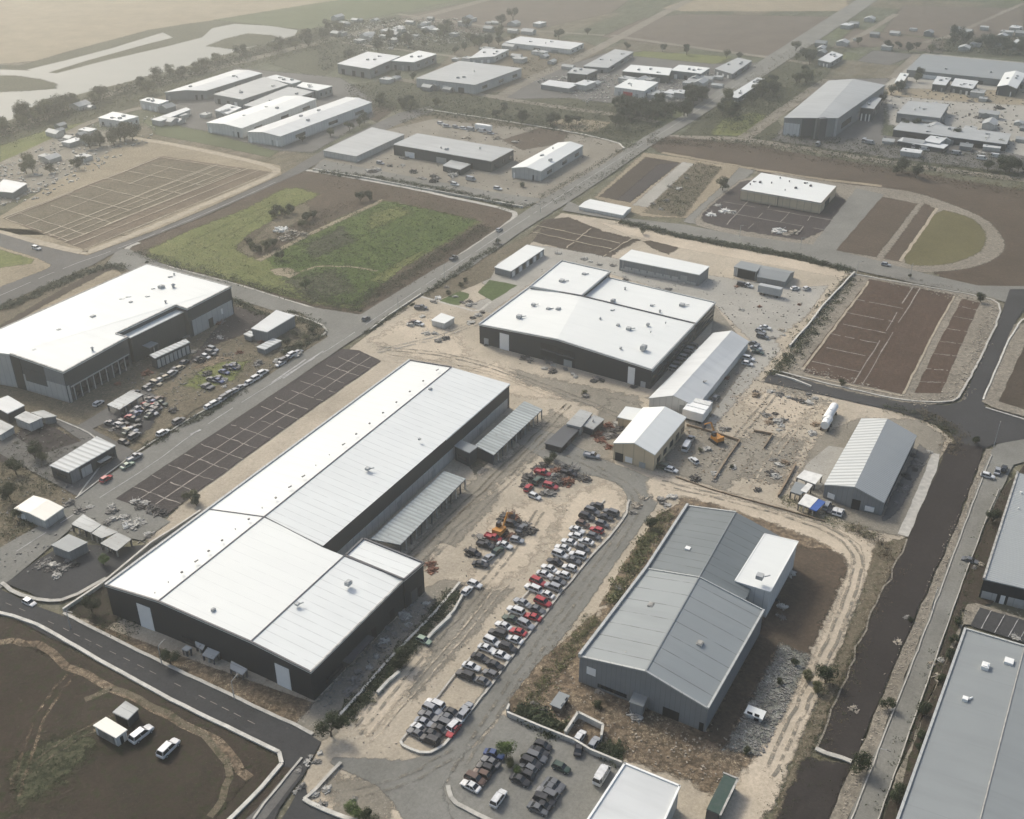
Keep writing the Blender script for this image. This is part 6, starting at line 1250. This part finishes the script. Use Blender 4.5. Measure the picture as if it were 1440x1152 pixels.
for x, y, s, mt in ((466, 1036, 1.15, 'leafd'), (565, 935, .95, 'leafd'), (712, 1066, .85, 'leafm'), (915, 745, .8, 'leafd'), (15, 705, 1.0, 'leafd'), (23, 667, 1.0, 'leafd'), (50, 646, 1.1, 'leafd'), (147, 796, .7, 'leafm'), (904, 330, .8, 'leafd'), (1378, 426, .8, 'leafd'), (1183, 544, .5, 'leafd'),
                    (1370, 626, .6, 'leafd'), (1247, 998, .65, 'leafd'), (1210, 1086, .9, 'leafd'), (700, 343, .5, 'leafd'), (1279, 392, .35, 'leafd'), (430, 408, .8, 'leafm'), (240, 935, .8, 'leafd'), (130, 862, .8, 'leafd'), (500, 1150, .8, 'leafm'), (520, 1160, .7, 'leafd'), (60, 650, .7, 'leafo'), (45, 722, .6, 'leafd'), (30, 730, .8, 'leafd'),
                    (1438, 690, .6, 'leafd'), (415, 475, .6, 'leafd'), (405, 488, .6, 'leafd'), (440, 470, .6, 'leafd'), (430, 480, .5, 'leafo'), (395, 455, .5, 'leafd'), (1016, 268, 1.3, 'leafd')): tree(x, y, s, mt)
for x, y, s, mt in ((560, 940, .6, 'leafd'), (1395, 735, .8, 'leafd'), (1298, 1006, .75, 'leafd'), (1262, 1124, .8, 'leafd'), (1293, 1040, .55, 'leafd'), (1293, 1055, .5, 'leafd'), (1340, 905, .5, 'leafd'), (1335, 925, .55, 'leafd'), (1323, 960, .5, 'leafd'), (1345, 880, .5, 'leafd'), (1117, 935, .4, 'leafd'), (1137, 958, .6, 'leafo'), (1160, 960, 1.0, 'leafd'), (1150, 975, .6, 'leafo'),
                    (985, 636, .35, 'leafd'), (1028, 659, .3, 'leafd'), (738, 1068, .4, 'leafd'), (718, 1080, .5, 'leafo'), (726, 1088, .45, 'leafm'), (900, 993, .3, 'leafo'), (840, 995, .45, 'leafd'), (1050, 1060, .35, 'leafd'), (1095, 962, .35, 'leafd'), (770, 655, .7, 'leafd'), (778, 648, .6, 'leafd'), (822, 555, .4, 'leafo'), (400, 305, 1.0, 'leafd'), (410, 300, 1.1, 'leafd'), (390, 302, 1.0, 'leafd'), (385, 308, .9, 'leafd'),
                    (430, 312, 1.1, 'leafd'), (440, 308, 1.0, 'leafd'), (375, 352, .9, 'leafo'), (385, 348, .9, 'leafd'), (365, 355, .8, 'leafd'), (356, 352, .8, 'leafo'), (425, 320, .9, 'leafo'), (507, 284, 1.0, 'leafd'), (520, 282, 1, 'leafd'), (350, 345, .7, 'leafd'), (395, 366, .8, 'leafd'), (207, 372, .4, 'leafd'), (270, 705, .8, 'leafo'), (277, 712, .7, 'leafd'), (1280, 875, .3, 'leafd'), (630, 415, .5, 'leafd'), (648, 404, .5, 'leafd'), (655, 398, .5, 'leafd'), (735, 264, .7, 'leafd')):
    tree(x, y, s, mt, kind='bush', low=True)
def treeline(pts, n, spread, s0, s1, mats=('leafd', 'leafd', 'leafo'), kind='tree'):
    for _ in range(n):
        i = rnd.randrange(len(pts) - 1); t = rnd.random(); a, b_ = pts[i], pts[i + 1]
        tree(a[0] + (b_[0] - a[0]) * t + rnd.gauss(0, spread), a[1] + (b_[1] - a[1]) * t + rnd.gauss(0, spread * .35), rnd.uniform(s0, s1), rnd.choice(mats), kind=kind)
treeline([(-5, 195), (60, 168), (90, 158), (160, 137)], 24, 6, 1.2, 2.3); treeline([(160, 137), (240, 112), (330, 88), (420, 65), (480, 40)], 30, 8, 1.0, 2.0)
treeline([(125, 212), (185, 196)], 10, 5, 1.3, 2.0, ('leafd',)); treeline([(0, 235), (60, 245), (130, 225)], 8, 10, .8, 1.5)
treeline([(855, 152), (900, 168), (960, 160)], 30, 10, 1.3, 2.2, ('leafd',)); treeline([(965, 150), (990, 140)], 8, 5, 1.3, 2.0, ('leafd',)); treeline([(735, 172), (800, 180), (880, 178)], 10, 8, 1.0, 1.8, ('leafd',))
treeline([(985, 185), (1040, 150), (1090, 125)], 18, 9, 1.1, 2.0, ('leafd', 'leafo')); treeline([(1340, 60), (1440, 75)], 16, 10, 1.4, 2.2, ('leafd',)); treeline([(1230, 150), (1290, 110)], 8, 6, 1.0, 1.6)
treeline([(480, 150), (600, 150), (740, 165)], 10, 8, .8, 1.5); treeline([(540, 60), (640, 68), (700, 60)], 10, 8, 1.0, 1.8); treeline([(1380, 235), (1440, 250)], 7, 6, 1.0, 1.8, ('leafd',)); treeline([(1260, 245), (1290, 250)], 4, 5, 1.0, 1.5, ('leafd',))
treeline([(1110, 70), (1150, 100), (1120, 120)], 12, 7, 1.2, 1.8)
treeline([(560, 112), (640, 125), (700, 138)], 6, 5, .7, 1.3); treeline([(640, 78), (700, 62), (850, 48)], 9, 5, 1.0, 1.8); treeline([(490, 90), (540, 65), (640, 45), (740, 28)], 14, 9, 1.1, 2.0)
treeline([(1170, 60), (1260, 70), (1320, 78)], 8, 6, 1.0, 1.8); treeline([(1240, 180), (1330, 190), (1440, 215)], 7, 6, .8, 1.3); treeline([(870, 68), (1000, 82), (1060, 90)], 6, 4, .8, 1.4); treeline([(380, 205), (450, 200), (520, 170)], 6, 5, .7, 1.2)
# ---- low growth: hedges (things) and scrub (stuff)
def clumps(pts, mat, s0, s1, n=9, lf=.17):
    m = MB()
    for x, y in pts:
        s_ = rnd.uniform(s0, s1)
        for _ in range(n):
            p = Vector((x + rnd.gauss(0, .4) * s_, y + rnd.gauss(0, .4) * s_, rnd.uniform(.05, .75) * s_)); nr = Vector((rnd.gauss(0, .6), rnd.gauss(0, .6), 1)).normalized(); t = nr.orthogonal().normalized(); u = nr.cross(t)
            th = rnd.uniform(0, 3.1); t2 = t * math.cos(th) + u * math.sin(th); u2 = nr.cross(t2); k = lf * s_ * rnd.uniform(.7, 1.4)
            m.add([p - t2 * k, p - u2 * k * .6, p + t2 * k, p + u2 * k * .6], [(0, 1, 2, 3)])
    return m
def along(px, n, wd):
    pts = [P(*p)[:2] for p in px]; seg = [math.hypot(pts[i + 1][0] - pts[i][0], pts[i + 1][1] - pts[i][1]) for i in range(len(pts) - 1)]; out = []
    for _ in range(n):
        i = rnd.choices(range(len(seg)), seg)[0]; t = rnd.random(); g = rnd.gauss(0, wd / 2.2)
        dx, dy = (pts[i + 1][0] - pts[i][0]) / seg[i], (pts[i + 1][1] - pts[i][1]) / seg[i]
        out.append((pts[i][0] + dx * t * seg[i] - dy * g, pts[i][1] + dy * t * seg[i] + dx * g))
    return out
def scrub(pts, mat, s0, s1, name='undergrowth', n=8): tag(clumps(pts, mat, s0, s1, n).build(name, M[mat]), kind='stuff')
def hedge(px, n, wd, mat, label, s0=1.0, s1=1.7):
    o = clumps(along(px, n, wd), mat, s0, s1, 22, .17).build('hedge', M[mat]); tag(o, label, 'hedge')
hedge([(872, 312), (960, 334), (1119, 362), (1195, 382)], 750, 2.4, 'leafd', 'long dark hedge on the near side of the cross road', .9, 1.7)
hedge([(1197, 392), (1152, 450), (1118, 495), (1085, 530)], 420, 3.4, 'leafd', 'dark scrubby hedge in the gully beside the white wall', .6, 1.5)
hedge([(640, 832), (612, 870), (575, 912), (545, 945), (480, 1018)], 520, 2.0, 'leafd', 'dark planted hedge between the two low pale walls', .5, 1.4)
hedge([(595, 416), (660, 372), (700, 346)], 260, 1.8, 'leafd', 'hedge between the main road and the small lawns', .6, 1.3)
hedge([(0, 437), (107, 389), (160, 374), (175, 380)], 420, 3.0, 'leafd', 'dark hedge along the road behind the big left hall', .8, 1.6)
hedge([(205, 630), (300, 578), (345, 548)], 220, 1.6, 'leafd', 'hedge along the kerb of the crowded vehicle yard', .6, 1.3)
hedge([(735, 1000), (768, 960), (808, 905), (838, 868)], 260, 2.0, 'leafo', 'olive grass hedge along the dirt road, nearer stretch', .4, 1.0)
scrub(along([(722, 995), (755, 955), (795, 900), (828, 868)], 420, 2.5), 'dryl', .25, .6)
hedge([(858, 850), (890, 795), (922, 745), (940, 720)], 240, 2.0, 'leafo', 'olive scrub hedge along the dirt road beside the grey hall', .6, 1.5)
hedge([(728, 1003), (760, 1015), (790, 1030)], 170, 2.6, 'leafd', 'row of dark shrubs behind the pale car park wall', .8, 1.7)
hedge([(846, 1052), (870, 1066)], 90, 2.2, 'leafd', 'dark shrubs beside the thick cream U-shaped wall', .8, 1.6)
hedge([(450, 243), (530, 252), (620, 268), (722, 290)], 520, 3.0, 'leafd', 'dark hedge beyond the green field beside the estate wall', .8, 1.8)
hedge([(513, 470), (545, 449), (583, 427)], 150, 1.2, 'leafd', 'thin dark hedge at the dirt yard corner by the main road', .5, 1.1)
hedge([(300, 425), (330, 423), (360, 440), (385, 448)], 160, 2.0, 'leafd', 'dark hedge between the big left hall and the side road', .8, 1.5)
hedge([(400, 440), (440, 458), (445, 470), (420, 490), (400, 500)], 260, 3.5, 'leafd', 'scrubby hedge round the weedy corner plot', .7, 1.5)
W2 = lambda L: [P(*p)[:2] for p in L]
scrub(along([(690, 318), (605, 374), (500, 434)], 700, 5), 'dryl', .6, 1.4); scrub(along([(680, 320), (600, 370), (500, 430)], 900, 5), 'leafd', .7, 1.6)
scrub(along([(190, 355), (240, 372), (360, 404), (508, 438)], 1000, 4), 'leafd', .6, 1.5)
scrub(W2(area([(213, 365), (300, 315), (405, 268), (445, 274), (345, 350), (400, 392), (506, 432), (440, 428)], 1500)), 'leafo', .5, 1.2, 'grass', 7)
scrub(W2(area([(537, 283), (671, 311), (545, 386), (506, 432), (455, 425), (375, 365), (430, 332)], 2600)), 'leafm', .6, 1.3, 'grass', 8)
scrub(W2(area([(537, 283), (671, 311), (545, 386), (506, 432), (455, 425), (375, 365), (430, 332)], 2200)), 'leafd', .6, 1.4, 'grass', 8)
scrub(W2(area([(455, 245), (720, 300), (690, 318), (540, 280), (450, 262)], 500)), 'dryl', .5, 1.1)
scrub(W2(area([(345, 345), (440, 300), (520, 275), (450, 320), (370, 365)], 420)), 'dryl', .6, 1.3); scrub(W2(area([(345, 345), (440, 300), (500, 285), (450, 320), (370, 365)], 260)), 'leafd', .6, 1.3)
scrub(W2(area([(720, 1008), (835, 885), (905, 960), (1000, 1018), (1060, 1060), (1000, 1110), (880, 1068), (800, 1035)], 1900)), 'dryl', .25, .6)
scrub(W2(area([(86, 866), (150, 884), (443, 990), (413, 1021), (230, 936)], 900)), 'dryl', .25, .6); scrub(W2(area([(88, 862), (147, 826), (200, 885), (180, 905), (150, 895)], 200)), 'leafd', .5, 1.1)
scrub(along([(0, 885), (140, 950), (300, 1030), (370, 1085)], 500, 3), 'dryl', .25, .6); scrub(W2(area([(20, 1060), (120, 1030), (140, 1060), (60, 1130), (10, 1110)], 500)), 'leafd', .3, .8)
scrub(along([(1150, 1065), (1208, 912), (1240, 838), (1262, 790)], 420, 3), 'dryl', .4, 1.0); scrub(along([(1215, 905), (1140, 1060), (1090, 1160)], 420, 4), 'leafd', .3, .9)
scrub(along([(1388, 640), (1360, 722), (1280, 900), (1180, 1150)], 700, 2.5), 'dryl', .2, .5); scrub(along([(1388, 640), (1360, 722), (1280, 900), (1180, 1150)], 160, 2.5), 'leafd', .3, .7)
scrub(along([(1412, 690), (1380, 770), (1330, 910), (1270, 1060), (1240, 1150)], 380, 2.2), 'leafd', .4, 1.1); scrub(along([(1430, 700), (1380, 830), (1330, 930), (1270, 1090)], 240, 3), 'dryl', .3, .8)
scrub(along([(1290, 580), (1345, 605), (1335, 640)], 260, 3.5), 'dryl', .6, 1.4); scrub(along([(1240, 573), (1290, 583), (1345, 612)], 220, 3), 'leafd', .6, 1.3)
scrub(along([(1190, 740), (1240, 765), (1250, 790)], 200, 3), 'dryl', .5, 1.2); scrub(along([(1100, 700), (1150, 728), (1230, 755)], 360, 2.5), 'leafo', .4, 1.0)
scrub(W2(area([(912, 292), (980, 229), (1014, 236), (960, 306)], 420)), 'leafd', .8, 1.6); scrub(W2(area([(912, 292), (980, 229), (1014, 236), (960, 306)], 200)), 'leafo', .8, 1.6)
scrub(along([(910, 200), (1050, 205), (1200, 232), (1440, 272)], 700, 9), 'dryl', .9, 2.0); scrub(along([(910, 200), (1050, 200), (1200, 224), (1440, 256)], 500, 5), 'leafd', 1, 2.2)
scrub(along([(485, 140), (600, 152), (800, 178), (900, 190)], 900, 16), 'leafo', 1, 2.2); scrub(along([(485, 150), (600, 160), (800, 186), (900, 205)], 700, 12), 'leafd', 1, 2.2)
scrub(along([(700, 295), (780, 285), (862, 240), (905, 212)], 300, 4), 'leafd', .7, 1.5); 
scrub(W2(area([(1380, 640), (1395, 640), (1345, 760), (1330, 760)], 60)), 'dryl', .3, .6)
scrub(W2(area([(0, 640), (60, 595), (120, 640), (70, 700), (0, 700)], 600)), 'leafd', .5, 1.3); scrub(W2(area([(330, 540), (410, 500), (440, 470), (400, 450), (380, 500), (300, 500), (250, 545)], 500)), 'leafd', .5, 1.1)
scrub(W2(area([(0, 690), (60, 740), (20, 760), (0, 760)], 220)), 'leafd', .5, 1.2); scrub(W2(area([(985, 165), (1090, 120), (1100, 150), (1040, 190)], 600)), 'leafd', 1, 2.2)
scrub(along([(0, 205), (160, 150), (340, 95), (480, 55)], 900, 10), 'leafo', 1, 2.4); scrub(along([(0, 190), (160, 142), (340, 85)], 500, 6), 'leafd', 1, 2.4)
scrub(W2(area([(1080, 130), (1160, 100), (1150, 110), (1100, 150)], 260)), 'leafo', 1, 2.2); scrub(along([(1205, 385), (1300, 398), (1385, 416)], 200, 1.8), 'dryl', .4, .9)
scrub(W2(area([(1045, 100), (1140, 60), (1170, 110), (1060, 190), (980, 190)], 900)), 'leafo', .8, 2.0)
scrub(W2(area([(480, 120), (600, 122), (700, 142), (880, 152), (950, 155), (920, 195), (780, 182), (600, 155), (500, 150)], 1700)), 'leafd', 1, 2.4)
scrub(W2(area([(440, 40), (560, 25), (700, 45), (640, 75), (520, 70), (450, 105)], 1500)), 'leafd', 1.4, 3.2); scrub(W2(area([(1320, 55), (1450, 50), (1450, 82), (1300, 72)], 900)), 'leafd', 1.4, 3.0)
scrub(along([(-10, 192), (60, 165), (160, 133), (300, 93), (480, 40)], 1800, 10), 'leafd', 1.4, 3.4); scrub(W2(area([(1047, 196), (1105, 188), (1440, 225), (1440, 250), (1200, 220)], 900)), 'leafd', 1, 2.2)
scrub(W2(area([(560, 118), (660, 132), (780, 100), (840, 70), (780, 75), (700, 95)], 700)), 'leafd', .8, 1.8)
scrub(along([(757, 281), (845, 231), (872, 212)], 260, 2), 'leafd', .7, 1.6); scrub(along([(560, 174), (605, 162), (760, 180)], 260, 3), 'leafd', .8, 1.8)
# ---- loose stones and rubbish too many to count
def rubble(pts, mat, s0, s1, name='rubble'):
    m = MB()
    for x, y in pts:
        s_ = rnd.uniform(s0, s1); m.box((x, y, s_ * .2 + gz(x, y)), (s_ * rnd.uniform(.5, 1.6), s_ * rnd.uniform(.4, 1), s_ * rnd.uniform(.3, .8)), rnd.uniform(0, 3), rnd.uniform(-.3, .3))
    tag(m.build(name, M[mat]), kind='stuff')
yard = [(500, 487), (577, 430), (690, 440), (680, 480), (910, 555), (960, 600), (1100, 540), (1290, 590), (1230, 760), (900, 670), (840, 700), (640, 980), (560, 1060), (470, 1060), (610, 880), (720, 620), (720, 545), (575, 500)]
rubble(W2(area(yard, 600)), 'stone', .1, .28); rubble(W2(area(yard, 150)), 'junkd', .1, .3)
rubble(W2(area([(720, 1008), (835, 885), (905, 960), (1000, 1018), (1060, 1060), (1000, 1110), (880, 1068)], 500)), 'stone', .12, .35)
rubble(W2(area([(1098, 906), (1140, 925), (1072, 1066), (1020, 1055)], 1300)), 'junkg', .12, .4); rubble(W2(area([(975, 590), (1060, 500), (1100, 540), (1180, 560), (1150, 610), (1110, 690), (930, 660)], 300)), 'wood', .12, .4)
rubble(W2(area([(975, 590), (1060, 500), (1100, 540), (1180, 560), (1150, 610), (1110, 690), (930, 660)], 700)), 'stone', .15, .5)
rubble(W2(area([(740, 385), (870, 350), (1110, 405), (1165, 402), (1080, 520), (1010, 600), (1050, 480), (1000, 430)], 350)), 'junkg', .15, .45)
rubble(W2(area([(170, 500), (330, 430), (420, 500), (330, 540), (150, 620)], 500)), 'junkg', .2, .5); rubble(W2(area([(0, 580), (150, 620), (110, 700), (220, 760), (0, 820), (0, 700)], 350)), 'junkg', .15, .45)
rubble(along([(1190, 390), (1110, 515), (1290, 568), (1350, 556), (1400, 430), (1250, 398)], 1300, 3), 'stone', .15, .5); rubble(along([(1388, 640), (1280, 900), (1180, 1150)], 700, 1.3), 'stone', .1, .3)
rubble(along([(443, 990), (520, 930), (600, 845)], 300, 6), 'junkg', .15, .5); rubble(W2(area([(1240, 120), (1440, 130), (1430, 230), (1240, 205)], 450)), 'junkg', .4, 1.1)
rubble(W2(area([(740, 110), (1010, 100), (980, 145), (820, 145)], 700)), 'junkp', .4, 1.3); rubble(W2(area([(475, 28), (640, 25), (700, 55), (500, 75)], 600)), 'junkp', .6, 1.6); rubble(W2(area([(440, 240), (560, 170), (730, 190), (840, 215), (740, 285)], 300)), 'junkg', .3, .7)
rubble(W2(area([(0, 235), (130, 175), (230, 160), (210, 200), (60, 280), (0, 290)], 500)), 'junkp', .4, 1.2)
row_labels()
auto_labels()
# ================================================================ HAZE
def haze():
    m = MB(); m.box((0, 1250, 100), (5100, 2600, 202)); o = m.build('haze', None)
    mt = bpy.data.materials.new('haze air'); mt.use_nodes = True; t = mt.node_tree; t.nodes.clear()
    out = t.nodes.new('ShaderNodeOutputMaterial'); v = t.nodes.new('ShaderNodeVolumePrincipled')
    v.inputs['Color'].default_value = (.94, .96, .93, 1); v.inputs['Density'].default_value = HAZE; v.inputs['Anisotropy'].default_value = .78
    t.links.new(v.outputs[0], out.inputs['Volume']); o.data.materials.append(mt); tag(o, kind='stuff')
HAZE = .00045
haze()
